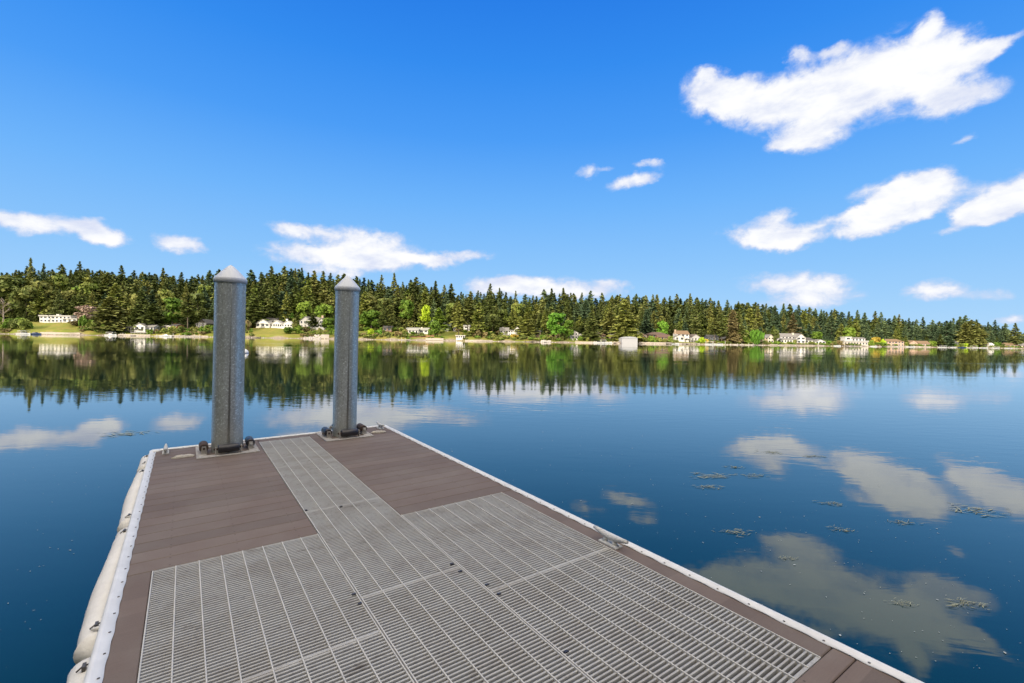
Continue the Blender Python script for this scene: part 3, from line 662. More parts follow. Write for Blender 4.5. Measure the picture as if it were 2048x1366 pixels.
def house(label, cat, name, d, blocks, chim=None, decks=(), extra=None):
    """blocks: (u0,u1,v_ridge,v_eave,v_base,roof,wall,roofcol,cols,rows[,depth,back]) read off the photo at the house's own distance"""
    uc = sum(b[0]+b[1] for b in blocks)/2/len(blocks); Y = Ys(uc)+d; px = Y/F
    vb = max(b[4] for b in blocks); base = W(uc, vb, Y); r = empty(name, loc=base); gz = zt(uc, d)
    for b in blocks:
        u0, u1, vr, ve, v0, kind, wc, rc, nc, nr = b[:10]; dp = b[10] if len(b) > 10 else 8.0; back = b[11] if len(b) > 11 else 0.0
        q = W((u0+u1)/2, v0, Y); w = (u1-u0)*px; h = (v0-ve)*px; rh = max(.15, (ve-vr)*px)
        o_ = Vector((q.x-base.x, back, q.z-base.z)); T = Matrix.Translation(o_)
        m = MB(); m.box(-w/2, w/2, 0, dp, -3.0, h-.01)
        if kind == 'y': m.add([(-w/2, .0, h-.02), (w/2, .0, h-.02), (0, .0, h+rh-.05), (-w/2, dp, h-.02), (w/2, dp, h-.02), (0, dp, h+rh-.05)], [(0, 1, 2), (5, 4, 3)])
        if kind == 'x': m.add([(-w/2, 0, h-.02), (-w/2, dp, h-.02), (-w/2, dp/2, h+rh-.05), (w/2, 0, h-.02), (w/2, dp, h-.02), (w/2, dp/2, h+rh-.05)], [(2, 1, 0), (3, 4, 5)])
        wl = m.build('wall', wallmat(wc), r); wl.location = o_
        rm = MB(); roofgeo(rm, kind, w, dp, h, rh, oh=.25 if kind == 'barrel' else .5); rf = rm.build('roof', roofmat(rc), r); rf.location = o_
        for j in range(nr):
            for i in range(nc):
                ww = w/nc*random.choice((.45, .55, .62)); wh = min(1.7, h/nr*.55); xx = -w/2+(i+.5)*w/nc; zz = h/nr*(j+.42)
                g = MB(); g.box(-ww/2, ww/2, -.05, .0, 0, wh); o = g.build('window', M_GLASS, r); o.location = o_+Vector((xx, 0, zz))
                f = MB(); t = .10; f.box(-ww/2-t, ww/2+t, -.07, -.001, -t, 0); f.box(-ww/2-t, ww/2+t, -.07, -.001, wh, wh+t); f.box(-ww/2-t, -ww/2, -.07, -.001, 0, wh); f.box(ww/2, ww/2+t, -.07, -.001, 0, wh)
                if ww > 1.3: f.box(-.04, .04, -.065, -.051, 0, wh)
                f.build('frame', M_TRIM, o)
    if chim:
        for (uc_, v1, wpx, cc_) in chim:
            q = W(uc_, v1, Y); top = q.z-base.z; m = MB(); w = wpx*px/2; m.box(-w, w, 3, 3+2*w, top-3.5, top-.2); m.box(-w-.1, w+.1, 2.9, 3.1+2*w, top-.2, top); o = m.build('chimney', wallmat(cc_), r); o.location.x = q.x-base.x
    for (u0, u1, v0, dpt, col) in decks:      # projecting deck on posts with a railing
        q = W((u0+u1)/2, v0, Y); w = (u1-u0)*px/2; z = q.z-base.z; m = MB(); m.box(-w, w, -dpt, -.01, z-.25, z); n = max(2, int(w))
        for i in range(n+1):
            x = -w+.08+(2*w-.16)*i/n; m.box(x-.07, x+.07, -dpt+.05, -dpt+.19, z-3.5, z-.251); m.box(x-.04, x+.04, -dpt+.06, -dpt+.14, z+.001, z+.95)
        m.box(-w, w, -dpt+.04, -dpt+.16, z+.951, z+1.03); o = m.build('deck', wallmat(col), r); o.location.x = q.x-base.x
    tag(r, label, cat); return r
H_ = house
H_('long low white house with a row of dark windows above the olive lawn', 'house', 'ranch_house', 34, [(79, 141, 630.5, 633, 646, 'flat', WHITE, PALEROOF, 8, 2, 9), (130, 159, 637, 638.5, 647.5, 'flat', WHITE, PALEROOF, 3, 1, 7, -2)], chim=[(107, 628, 5, WHITE)])
H_('small white cottage behind the pinkish blossom tree', 'house', 'small_cottage', 52, [(145, 163, 626.5, 628.5, 636, 'x', WHITE, PALEROOF, 2, 1)])
H_('white gabled lakeside cabin with grey side wing at the water', 'house', 'lakeside_cabin', 9, [(268, 290, 647, 652, 664, 'y', WHITE, GYROOF, 2, 1, 8), (290, 305, 650, 654, 664, 'x', GREY, GYROOF, 2, 1, 6, 1.0)], chim=[(270.5, 645, 2, GREY)], decks=[(266, 305, 664.5, 2, GREY)])
H_('dark weathered shed between the tall fir and the white cabin', 'shed', 'dark_shed', 12, [(249, 266, 653, 655, 664, 'shed', (.12, .11, .10), DKROOF, 1, 1, 6)])
H_('open white porch and orange brick house above the shrubs', 'house', 'brick_house', 22, [(341, 354, 648, 651, 660, 'x', (.42, .17, .08), DKROOF, 2, 1, 7), (328, 342, 651, 653, 660, 'y', CREAM, WHITE, 2, 1, 6, -1)], chim=[(344, 647, 4, (.42, .17, .08))], decks=[(321, 340, 659.5, 2.5, CREAM)])
H_('dark timber chalet with a big glazed gable', 'house', 'timber_chalet', 26, [(396, 413, 638.5, 646, 655, 'y', (.09, .08, .07), DKROOF, 3, 2, 10), (388, 397, 645, 648, 655, 'x', (.09, .08, .07), DKROOF, 1, 1, 7, 2)])
H_('large white lake house with three gables and a glazed middle', 'house', 'white_lake_house', 30, [(512, 539, 639, 647, 656, 'y', WHITE, PALEROOF, 3, 1, 9), (519, 542, 635, 638, 650, 'x', GREY, DKROOF, 2, 1, 6, 8), (540, 562, 641, 648, 656, 'y', WHITE, PALEROOF, 5, 1, 9, 1), (563, 585, 642, 649, 655, 'y', WHITE, WHITE, 4, 1, 9)], chim=[(569.5, 637.5, 3, WHITE), (551, 640, 3, WHITE)])
H_('grey shingled house with timber gables half hidden by a tree', 'house', 'shingled_house', 28, [(599, 622, 633, 642, 658, 'y', GREY, GYROOF, 3, 2, 10), (622, 640, 634, 643, 658, 'x', GREY, GYROOF, 2, 2, 9, 1), (638, 649, 636, 642, 658, 'y', GREY, GYROOF, 1, 2, 9, -1)], chim=[(641.5, 630.5, 3.5, TAN)], decks=[(600, 616, 653, 2, CREAM)])
H_('small brown cabin in the shade of tall bare trunks', 'house', 'brown_cabin', 24, [(766, 783, 652, 656, 664, 'x', (.25, .15, .11), DKROOF, 2, 1, 7)])
H_('pale ranch house with grey roof above red timber terraces', 'house', 'terraced_ranch_house', 22, [(812, 856, 655.5, 660, 667, 'x', WHITE, (.33, .33, .29), 5, 1, 9), (818, 838, 658, 661, 669, 'flat', WHITE, GREY, 3, 1, 4, -3)], chim=[(842, 654, 2.5, CREAM)], decks=[(812, 836, 667, 2.5, WHITE)])
H_('tall house with grey green roof beside the lime green tree', 'house', 'green_roof_house', 40, [(886, 901, 645, 651, 659, 'x', GREEN, (.22, .25, .18), 1, 1, 8)])
H_('low white porch house on top of the steep lawn', 'house', 'porch_house', 30, [(877, 896, 657, 660, 665.5, 'x', WHITE, GREEN, 4, 1, 6)], decks=[(882, 896, 664.5, 2, WHITE)])
H_('white house mostly hidden behind the cedar trio', 'house', 'hidden_white_house', 38, [(906, 920, 652, 656, 662, 'x', GREY, DKROOF, 2, 1), (927, 939, 650, 653, 664, 'flat', WHITE, GREY, 1, 2)])
H_('tiny flat white beach cabin standing on the sand', 'cabin', 'beach_cabin', 4.5, [(912, 929, 670.5, 671.5, 678, 'flat', WHITE, WHITE, 4, 1, 4)])
H_('white two storey house with a gable on its right end', 'house', 'two_storey_house', 28, [(1016, 1041, 660, 662, 671.5, 'x', WHITE, GYROOF, 5, 2, 9), (1000, 1017, 655, 661, 671.5, 'x', GREY, GYROOF, 3, 2, 8, 1), (1028, 1040, 653.5, 659, 668, 'y', WHITE, GYROOF, 2, 1, 8, -.6)], chim=[(1006, 654, 2, GREY)], decks=[(997, 1044, 669.5, 2, WHITE)])
H_('small tan cottage right of the two storey white house', 'house', 'tan_cottage', 22, [(1069, 1081, 661, 664, 673, 'x', TAN, DKROOF, 2, 1)])
H_('narrow white house right of the bright green tree', 'house', 'narrow_white_house', 14, [(1143, 1156, 662, 666, 679, 'y', WHITE, GREY, 2, 2, 8), (1154, 1162, 668, 671, 679, 'x', WHITE, GREY, 1, 1, 6, 1)])
H_('tan gabled house between two cedars near the white boats', 'house', 'tan_gabled_house', 22, [(1192, 1200, 663, 668, 678, 'y', CREAM, WHITE, 1, 1), (1188, 1211, 667, 670, 678, 'x', TAN, BRROOF, 4, 1, 8, 1)], decks=[(1188, 1212, 676, 2.5, TAN)])
H_('pale house behind the boat stairs left of the boathouse', 'house', 'stair_house', 14, [(1221, 1241, 665, 669, 681, 'x', PINK, GREY, 4, 2, 7), (1226, 1234, 663, 667, 676, 'y', CREAM, GREY, 1, 1, 7, -.5)], decks=[(1220, 1243, 678, 2.5, CREAM)])
H_('big pale grey boathouse standing in the water', 'boathouse', 'boathouse', -4, [(1244, 1275, 673.2, 677, 687.5, 'barrel', (.42, .42, .43), (.38, .39, .41), 0, 0, 12)])
H_('house with a large steep grey roof behind the boathouse', 'house', 'steep_roof_house', 20, [(1272, 1294, 665, 672, 680, 'y', PINK, GYROOF, 3, 1, 10), (1266, 1284, 657.5, 669, 680, 'y', WHITE, (.36, .36, .33), 2, 1, 11, 1.5)])
H_('long low brown house with a dark hipped roof', 'house', 'brown_house', 22, [(1296, 1336, 664, 669, 679, 'hip', (.20, .10, .06), (.13, .09, .07), 5, 1, 10), (1312, 1337, 670, 674, 682, 'x', (.30, .19, .12), (.14, .09, .07), 4, 1, 5, -4)])
H_('tall cream house with brown roof and balconies', 'house', 'cream_house', 18, [(1354, 1378, 661.5, 668, 683, 'x', WHITE, BRROOF, 3, 2, 9), (1347, 1366, 670, 674, 683, 'y', WHITE, GYROOF, 2, 1, 6, -3)], chim=[(1353.5, 659, 3, TAN)], decks=[(1355, 1379, 677, 2.5, WHITE)])
H_('dark gabled house joined right of the cream house', 'house', 'dark_gabled_house', 18, [(1382, 1401, 668.5, 675, 684, 'y', GREY, (.16, .13, .11), 3, 1, 9)], decks=[(1380, 1401, 680, 2.5, WHITE)])
H_('dark blue cottage in shade between bare trunks', 'house', 'shaded_cottage', 22, [(1416, 1437, 670, 674, 684, 'x', (.10, .11, .13), DKROOF, 3, 1)])
H_('cream gable showing left of the reddish fir', 'house', 'cream_gable_house', 20, [(1450, 1462, 669.5, 677, 684, 'y', CREAM, GYROOF, 1, 1, 9), (1462, 1474, 675, 678, 684, 'x', TAN, BRROOF, 2, 1)])
H_('tan gabled house right of the weeping willow', 'house', 'willow_side_house', 16, [(1536, 1547, 669, 675, 687, 'y', CREAM, GYROOF, 2, 2, 8), (1526, 1537, 672, 675, 687, 'x', TAN, GYROOF, 2, 2, 7, 1)])
H_('large white farmhouse with long grey roof', 'house', 'farmhouse', 20, [(1563, 1604, 667, 673.5, 688, 'x', WHITE, GYROOF, 6, 2, 10), (1590, 1608, 668, 675, 688, 'y', WHITE, GYROOF, 2, 2, 8, -2), (1557, 1590, 676.5, 679, 688, 'shed', WHITE, GYROOF, 6, 1, 4, -4)], chim=[(1590.5, 665.5, 3, CREAM)])
H_('grey hip roofed house right of the farmhouse', 'house', 'hip_roof_house', 18, [(1610, 1631, 675, 680, 688.5, 'hip', WHITE, DKROOF, 3, 1), (1628, 1648, 679, 683, 689, 'y', WHITE, GYROOF, 3, 1, 8, -2)])
H_('modern white house of stacked flat boxes', 'house', 'modern_house', 16, [(1694, 1705, 673.5, 675, 682, 'flat', WHITE, WHITE, 1, 1, 7, 2), (1705, 1732, 675, 677, 684, 'x', WHITE, GYROOF, 4, 1, 7, 1), (1684, 1731, 681, 684, 692, 'flat', (.6, .55, .48), GREY, 8, 1, 6, -3)])
H_('pinkish house with brown roof right of the golden shrub', 'house', 'pinkish_house', 16, [(1770, 1808, 678, 683, 693.5, 'hip', PINK, BRROOF, 6, 2, 9)])
H_('pinkish gabled house behind the small motor boats', 'house', 'pink_gabled_house', 16, [(1818, 1836, 681, 686, 695, 'y', PINK, BRROOF, 3, 1), (1836, 1860, 682, 687, 695, 'x', PINK, BRROOF, 5, 1)])
H_('dark roofed cottage in the gap among dark firs', 'house', 'dark_cottage', 22, [(1901, 1917, 679, 685, 692, 'hip', (.2, .19, .18), DKROOF, 2, 1)])
H_('tan house with a white wing on the far right shore', 'house', 'tan_house', 16, [(1958, 1977, 682, 687, 695, 'y', TAN, BRROOF, 3, 1), (1974, 1984, 686, 689, 696, 'x', WHITE, WHITE, 2, 1, 6, -2), (1942, 1960, 684, 688, 695, 'x', TAN, BRROOF, 3, 1)], chim=[(1972, 680, 2, PINK)])
H_('low brown cottage under trees near the right edge', 'house', 'low_cottage', 16, [(2013, 2036, 686, 690, 696.5, 'x', TAN, BRROOF, 3, 1)])
H_('small pale house at the right edge of the picture', 'house', 'edge_house', 16, [(2038, 2062, 687, 691, 697, 'x', CREAM, GYROOF, 4, 1)])

# ------------------------------------------------------------------ trees placed by eye
def tree_h(u, d, vt): Y = Ys(u)+d; return W(u, vt, Y).z-zt(u, d), Y/F
def CT(u, vt, wpx, d, i, leaf, label):
    h, px = tree_h(u, d, vt); conifer(u, d, h, i, leaf, (wpx*px/2)/(4.2*h/30), label)
def BT(u, vt, wpx, d, i, leaf, label, name='leafy_tree', trunk=True):
    h, px = tree_h(u, d, vt); broad(u, d, h, wpx*px, i, leaf, label, None, name, trunk)
CT(219, 594, 52, 13, 4, 'olive', 'broad bushy conifer reaching down to the water right of the blossom tree')
CT(307, 607, 42, 18, 4, 'olive', 'round topped conifer rising behind the white gabled lakeside cabin')
CT(375, 588, 34, 20, 3, 'olive', 'conifer with a pale bare trunk left of the timber chalet')
BT(344, 596, 46, 30, 1, 'leafy', 'light green tree behind the orange brick house')
BT(418, 650, 22, 8, 0, 'leafy', 'low bright green tree at the shore just left of the left piling')
CT(507, 592, 38, 34, 4, 'olive', 'rounded brownish cedar behind the left gable of the white lake house')
BT(608, 603, 34, 42, 0, 'leafy', 'fresh green maple above the grey shingled house')
BT(650, 608, 40, 40, 0, 'leafy', 'green maple right of the shingled house chimney')
BT(658, 636, 30, 16, 1, 'leafy', 'dense green tree at the right end of the shingled house')
BT(580, 626, 18, 44, 2, 'bright', 'bright green round tree behind the right gable of the lake house')
CT(625, 630, 30, 12, 3, 'olive', 'leaning tree in front of the grey shingled house')
BT(589, 637, 12, 22, 1, 'olive', 'small yellowish tree right of the white lake house')
BT(851, 610, 23, 42, 1, 'lime', 'vivid lime green tree above the pale ranch house')
CT(877, 616, 30, 36, 4, 'leafy', 'green cedar left of the grey green roof')
BT(869, 643, 28, 12, 2, 'leafy', 'dense green tree at the shore right of the pale ranch house')
CT(917, 604, 30, 16, 1, 'cedar', 'left cedar of the trio standing over the beach cabin')
CT(935, 598, 34, 20, 3, 'olive', 'middle and tallest cedar of the trio over the beach cabin')
CT(957, 606, 30, 18, 4, 'cedar', 'right cedar of the trio over the beach cabin')
BT(742, 620, 44, 32, 0, 'leafy', 'spreading green tree just right of the right piling')
CT(1024, 617, 30, 40, 2, 'cedar', 'yellow green cedar behind the two storey white house')
BT(985, 628, 34, 34, 0, 'olive', 'rounded dull green tree left of the two storey white house')
CT(1054, 622, 36, 20, 2, 'cedar', 'yellow green cedar right of the two storey white house')
BT(1113, 626, 44, 9, 1, 'bright', 'big bright green tree standing at the water')
BT(1137, 640, 24, 10, 1, 'leafy', 'smaller green tree touching the big bright green one')
CT(1168, 638, 22, 26, 4, 'olive', 'olive conifer right of the narrow white house')
CT(1183, 626, 30, 12, 4, 'olive', 'broad olive conifer left of the tan gabled house')
CT(1221, 620, 36, 28, 4, 'olive', 'tall olive conifer behind the pale stair house')
CT(1248, 600, 44, 10, 4, 'cedar', 'tallest yellow green cedar directly behind the boathouse')
CT(1262, 636, 24, 8, 4, 'cedar', 'short bright cedar at the right end of the boathouse')
CT(1291, 624, 28, 42, 2, 'far', 'blue green fir above the steep roofed house')
CT(1305, 640, 16, 44, 0, 'far', 'small blue green fir above the long brown house')
BT(1324, 642, 24, 40, 0, 'bright', 'bright green round tree above the long brown house')
CT(1352, 646, 9, 34, 0, 'olive', 'thin pointed pale tree behind the cream house chimney')
CT(1429, 636, 26, 16, 3, 'olive', 'conifer with a bare leaning trunk over the shaded cottage')
CT(1443, 628, 24, 12, 1, 'olive', 'narrow conifer just left of the cream gable')
CT(1465, 620, 26, 12, 4, 'russet', 'tall reddish fir beside the cream gable')
CT(1478, 636, 26, 10, 1, 'olive', 'olive conifer right of the reddish fir')
BT(1489, 661, 20, 10, 2, 'leafy', 'low green tree left of the weeping willow')
BT(1511, 661, 34, 7, 3, 'bright', 'rounded weeping willow hanging over the shore', 'willow_tree')
BT(1551, 659, 14, 14, 1, 'olive', 'golden green tree right of the willow side house')
CT(1585, 626, 26, 40, 0, 'russet', 'reddish fir behind the roof of the white farmhouse')
BT(1633, 663, 24, 28, 1, 'leafy', 'light green tree behind the hip roofed house')
BT(1698, 655, 26, 34, 1, 'leafy', 'light green tree behind the modern white house')
CT(1811, 671, 10, 8, 2, 'cedar', 'little pale conifer between the two pinkish houses')
CT(1930, 645, 26, 22, 4, 'olive', 'left one of three dull olive conifers left of the tan house')
CT(1942, 640, 30, 20, 4, 'olive', 'middle one of three dull olive conifers left of the tan house')
CT(1956, 646, 26, 24, 4, 'olive', 'right one of three dull olive conifers left of the tan house')
CT(1880, 668, 18, 8, 5, 'olive', 'thin conifer on the flat shore left of the dark roofed cottage')
CT(1892, 642, 26, 10, 4, 'far', 'dark green conifer left of the dark roofed cottage')
CT(2030, 646, 24, 18, 0, 'fir', 'tall lone dark fir near the right edge')
CT(60, 517, 30, 74, 5, 'fir', 'tallest dark fir above the far left forest')
CT(783, 628, 18, 22, 3, 'olive', 'conifer on a tall pale bare trunk right of the brown cabin')
CT(766, 620, 18, 20, 3, 'olive', 'conifer on a tall pale bare trunk left of the brown cabin')
# dead grey tree and blossom tree
def dead_tree(u, d, vt, label):
    h, px = tree_h(u, d, vt); r = empty('dead_tree', loc=gp(u, d)); g = random.Random(3); t = MB(); t.tube([(0, 0, -.5), (.2, 0, h*.35), (-.2, .1, h*.7), (0, 0, h)], [.45, .35, .2, .04], 8)
    t.build('trunk', M_PALEBARK, r)
    for i in range(16):
        z = h*g.uniform(.3, .95); a = g.uniform(0, 6.28); L = h*.33*(1.15-z/h)+1; m = MB(); dx, dy = math.cos(a), math.sin(a)
        m.tube([(0, 0, z), (dx*L*.5, dy*L*.5, z+L*.5), (dx*L*.8, dy*L*.8, z+L)], [.13, .09, .03], 5)
        m.tube([(dx*L*.5, dy*L*.5, z+L*.5), (dx*L, dy*L, z+L*.55)], [.07, .02], 4); m.build('limb', M_PALEBARK, r)
    tag(r, label, 'tree')
dead_tree(6, 14, 598, 'bare pale dead tree at the left edge')
BT(172, 611, 38, 30, 0, 'blossom', 'dusty pink blossom tree right of the long white house')

# ------------------------------------------------------------------ forest
PEAKS = [(12, 548), (30, 541), (86, 528), (104, 540), (121, 530), (140, 541), (158, 524), (175, 538), (203, 543), (222, 545), (242, 532), (260, 552), (283, 545), (297, 546), (325, 537), (345, 553), (362, 545), (388, 556), (403, 552), (418, 542), (437, 540), (450, 548), (500, 541), (520, 545), (541, 533), (567, 534), (589, 538), (601, 537), (627, 542), (645, 543), (660, 547), (675, 551), (686, 548), (712, 556), (735, 560), (762, 551), (787, 547), (803, 565), (820, 561), (831, 556), (845, 567), (869, 563), (888, 571), (902, 568), (925, 588), (940, 584), (955, 582), (980, 568), (998, 577), (1030, 583), (1050, 590), (1064, 592), (1087, 580), (1101, 578), (1124, 577), (1145, 588), (1162, 586), (1180, 583), (1202, 587), (1222, 592), (1238, 590), (1255, 591), (1272, 589), (1290, 592), (1304, 590), (1313, 590), (1327, 596), (1339, 593), (1353, 589), (1379, 588), (1392, 596), (1403, 598), (1419, 597), (1436, 602), (1454, 601), (1475, 604), (1492, 607), (1509, 606), (1530, 608), (1548, 612), (1566, 608), (1579, 609), (1595, 611), (1618, 616), (1630, 618), (1642, 620), (1667, 619), (1680, 628), (1697, 624), (1713, 621), (1729, 626), (1750, 623), (1762, 625), (1787, 632), (1797, 630), (1818, 637), (1831, 640), (1844, 635), (1865, 641), (1905, 637), (1919, 634), (1930, 632), (1953, 640), (1975, 645), (1990, 641), (2010, 648), (2046, 668)]
ENV = [(-80, 548), (0, 551), (60, 545), (160, 542), (240, 548), (330, 555), (420, 556), (540, 548), (640, 553), (700, 560), (770, 569), (850, 576), (930, 590), (1000, 588), (1060, 597), (1130, 592), (1200, 597), (1300, 600), (1400, 604), (1500, 613), (1600, 622), (1700, 633), (1780, 642), (1850, 650), (1920, 645), (1990, 652), (2048, 668), (2100, 672)]
LAND = [(-200, 'above the far left shore'), (75, 'above the long white house'), (165, 'above the blossom tree'), (235, 'above the white gabled cabin'), (315, 'above the brick house'), (385, 'above the timber chalet'), (430, 'left of the white lake house'), (510, 'above the white lake house'), (590, 'above the shingled house'), (660, 'behind the right piling'), (730, 'above the brown cabin'), (800, 'above the terraced ranch house'), (870, 'above the steep lawn'), (960, 'above the two storey house'), (1060, 'above the bright green tree'), (1145, 'above the tan gabled house'), (1215, 'above the boathouse'), (1285, 'above the long brown house'), (1345, 'above the cream house'), (1410, 'above the shaded cottage'), (1480, 'above the weeping willow'), (1555, 'above the white farmhouse'), (1625, 'right of the farmhouse'), (1685, 'above the modern house'), (1755, 'above the pinkish house'), (1815, 'above the pink gabled house'), (1875, 'above the dark roofed cottage'), (1945, 'above the tan house'), (2010, 'at the far right')]
LN = {'fir': 'dark', 'far': 'bluish', 'olive': 'olive green', 'cedar': 'yellow green'}
ORD = ['', 'first', 'second', 'third', 'fourth', 'fifth', 'sixth', 'seventh', 'eighth', 'ninth', 'tenth']
auto = []
def pick(u, tier):
    r = random.random(); far_ = sm(1350, 1800, u)
    if tier == 0: return 'far' if r < .25+.6*far_ else ('fir' if r < .85 else 'olive')
    if tier == 1: return 'far' if r < .15+.6*far_ else ('fir' if r < .36 else ('olive' if r < .84 else 'cedar'))
    return 'far' if r < .05+.5*far_ else ('fir' if r < .14 else ('olive' if r < .60 else 'cedar'))
def auto_tree(u, vt, d, tier, wid=None):
    h, px = tree_h(u, d, vt); h = min(46, max(9, h)); auto.append(dict(u=u, d=d, h=h, tier=tier, leaf=pick(u, tier), i=random.choice((0, 0, 1, 2, 4, 4) if tier == 0 else (0, 4, 2, 4, 4, 2)), wid=wid or random.uniform(1.2, 1.6)))
for u, v in PEAKS: auto_tree(u+random.uniform(-1, 1), v-1, random.uniform(95, 125), 0, random.uniform(1.1, 1.5))
def rows(step, d0, d1, dv0, dv1, tier, j=.4, u0=-50, u1=2085):
    u = u0
    while u < u1:
        uu = u+random.uniform(-j, j)*step; auto_tree(uu, interp(uu, ENV)-5+random.uniform(dv0, dv1)*interp(uu, [(0, 1), (1300, .75), (2048, .45)]), random.uniform(d0, d1), tier)
        u += step*random.uniform(.8, 1.2)
rows(19, 66, 84, 4, 26, 1)
rows(24, 43, 52, 26, 64, 2)
byz = {}
for t in auto:
    k = max(i for i, (u, _) in enumerate(LAND) if t['u'] >= u); byz.setdefault((k, t['tier'], t['leaf']), []).append(t)
TN = {0: 'fir on the skyline', 1: 'mid slope conifer', 2: 'conifer behind the gardens'}
for (k, tier, leaf), L in byz.items():
    L.sort(key=lambda t: t['u'])
    for n, t in enumerate(L, 1):
        lab = '%s %s %s' % (LN[leaf], TN[tier], LAND[k][1])
        if len(L) > 1: lab += ', %s from left' % ORD[min(n, 10)]
        conifer(t['u'], t['d'], t['h'], t['i'], leaf, t['wid'], lab, ('skyline firs', 'conifers on the slope', 'conifers behind the gardens')[tier])
print('auto conifers', len(auto))
for k, (u, vt, w, d, i, leaf, lab) in enumerate([(22, 552, 62, 60, 1, 'olive', 'broad rounded olive tree at the left edge forest'), (52, 572, 50, 46, 0, 'olive', 'broad olive tree left of the long white house'), (80, 562, 52, 62, 1, 'olive', 'tall rounded tree above the left end of the long white house'), (118, 550, 34, 78, 1, 'cedar', 'yellow green rounded tree high above the long white house'), (138, 580, 34, 60, 0, 'olive', 'dull green round tree above the long white house'), (180, 566, 44, 66, 1, 'cedar', 'yellow green rounded tree above the blossom tree'), (160, 574, 34, 72, 1, 'leafy', 'green rounded tree left above the blossom tree'), (262, 588, 34, 50, 1, 'olive', 'rounded olive tree above the white gabled cabin'), (330, 580, 36, 60, 1, 'cedar', 'yellow green rounded tree above the brick house'), (395, 586, 38, 50, 1, 'olive', 'rounded olive tree above the timber chalet'), (408, 570, 30, 70, 1, 'cedar', 'yellow green tree high above the timber chalet'),
    (540, 596, 40, 60, 1, 'olive', 'rounded olive tree above the white lake house'), (735, 588, 40, 62, 1, 'olive', 'rounded olive tree above the brown cabin'), (770, 596, 40, 52, 1, 'olive', 'wide olive tree directly behind the brown cabin'), (812, 600, 36, 50, 1, 'leafy', 'green tree above the left end of the ranch house'), (905, 606, 34, 52, 1, 'cedar', 'yellow green tree behind the cedar trio'), (1035, 606, 34, 56, 1, 'cedar', 'yellow green tree above the two storey house gable'), (1000, 618, 36, 48, 1, 'olive', 'olive tree above the left end of the two storey house')]): BT(u, vt, w, d, i, leaf, lab)
# the rest of the wood reads as one mass
def forest(name, spots, leafs):
    Vs, Qs, Ms = [], [], []; k = 0
    for (p, h, i, li, w) in spots:
        V, Q = CON[i]; n = len(Q); sel = RNG.permutation(n)[:n//2]; Vt = V.reshape(-1, 4, 3)[sel]; c = Vt.mean(1, keepdims=True); Vt = c+(Vt-c)*1.35
        a = random.uniform(0, 6.28); s = h/30; R_ = np.array([[math.cos(a), -math.sin(a), 0], [math.sin(a), math.cos(a), 0], [0, 0, 1]])
        Vt = Vt.reshape(-1, 3)*np.array([s*w, s*w, s])@R_.T+np.array(p); Vs.append(Vt); m_ = len(sel); Qs.append(np.arange(m_*4).reshape(m_, 4)+k); k += m_*4; Ms.append(np.full(m_, li))
    me = npmesh(name, np.concatenate(Vs), np.concatenate(Qs), LEAF[leafs[0]])
    for l in leafs[1:]: me.materials.append(LEAF[l])
    me.polygons.foreach_set('material_index', np.concatenate(Ms).astype(np.int32)); return obj(name, me)
sp = []
for (d0, d1, a0, a1, st, li) in ((128, 150, 2, 10, 7.5, 0), (105, 125, 6, 22, 9, 0), (84, 96, 14, 42, 10.5, 1), (54, 64, 34, 66, 14, 1), (41, 50, 66, 90, 9, 2)):
    u = -110
    while u < 2140:
        uu = u+random.uniform(-3, 3); d = random.uniform(d0, d1); Y = Ys(uu)+d; vt = interp(uu, ENV)-4+(random.uniform(a0, a1)+8*math.sin(uu*.047+d0)*(li < 2)+random.choice((-5, 0, 4)))*interp(uu, [(0, 1), (1300, .75), (2048, .5)])
        h = min(46, max(7, W(uu, vt, Y).z-zt(uu, d))); far_ = sm(1350, 1750, uu); r = random.random()
        L = (1 if r < .2+.6*far_ else (0 if r < .68 else 2)) if li == 0 else (1 if r < .1+.5*far_ else (0 if r < .34 else 2))
        sp.append((tuple(gp(uu, d)), h, random.choice((0, 2, 4, 4)) if li < 2 else 4, L, random.uniform(1.25, 1.7))); u += st*random.uniform(.75, 1.25)
for k in range(120):      # woods continuing left and right outside the frame
    uu = random.choice((random.uniform(-900, -110), random.uniform(2140, 2900))); d = random.uniform(45, 130); sp.append((tuple(gp(uu, d)), random.uniform(22, 32), random.choice((0, 2, 4)), random.choice((0, 1, 2)), 1.2))
o = forest('background_forest', sp, ['fir', 'far', 'olive']); tag(o, 'mass of dark conifers filling the slope behind the separate trees', 'forest', None, 'stuff')
sp = []
for k in range(240):
    a = random.uniform(-88, 88); rr = random.uniform(32, 74); p = npt(a, rr); sp.append((p, random.uniform(20, 28), random.choice((0, 2, 4)), random.choice((0, 1)), 1.6))
o = forest('near_shore_forest', sp, ['fir', 'olive']); tag(o, 'wood on the bluff behind the dock that shades it', 'forest', None, 'stuff')

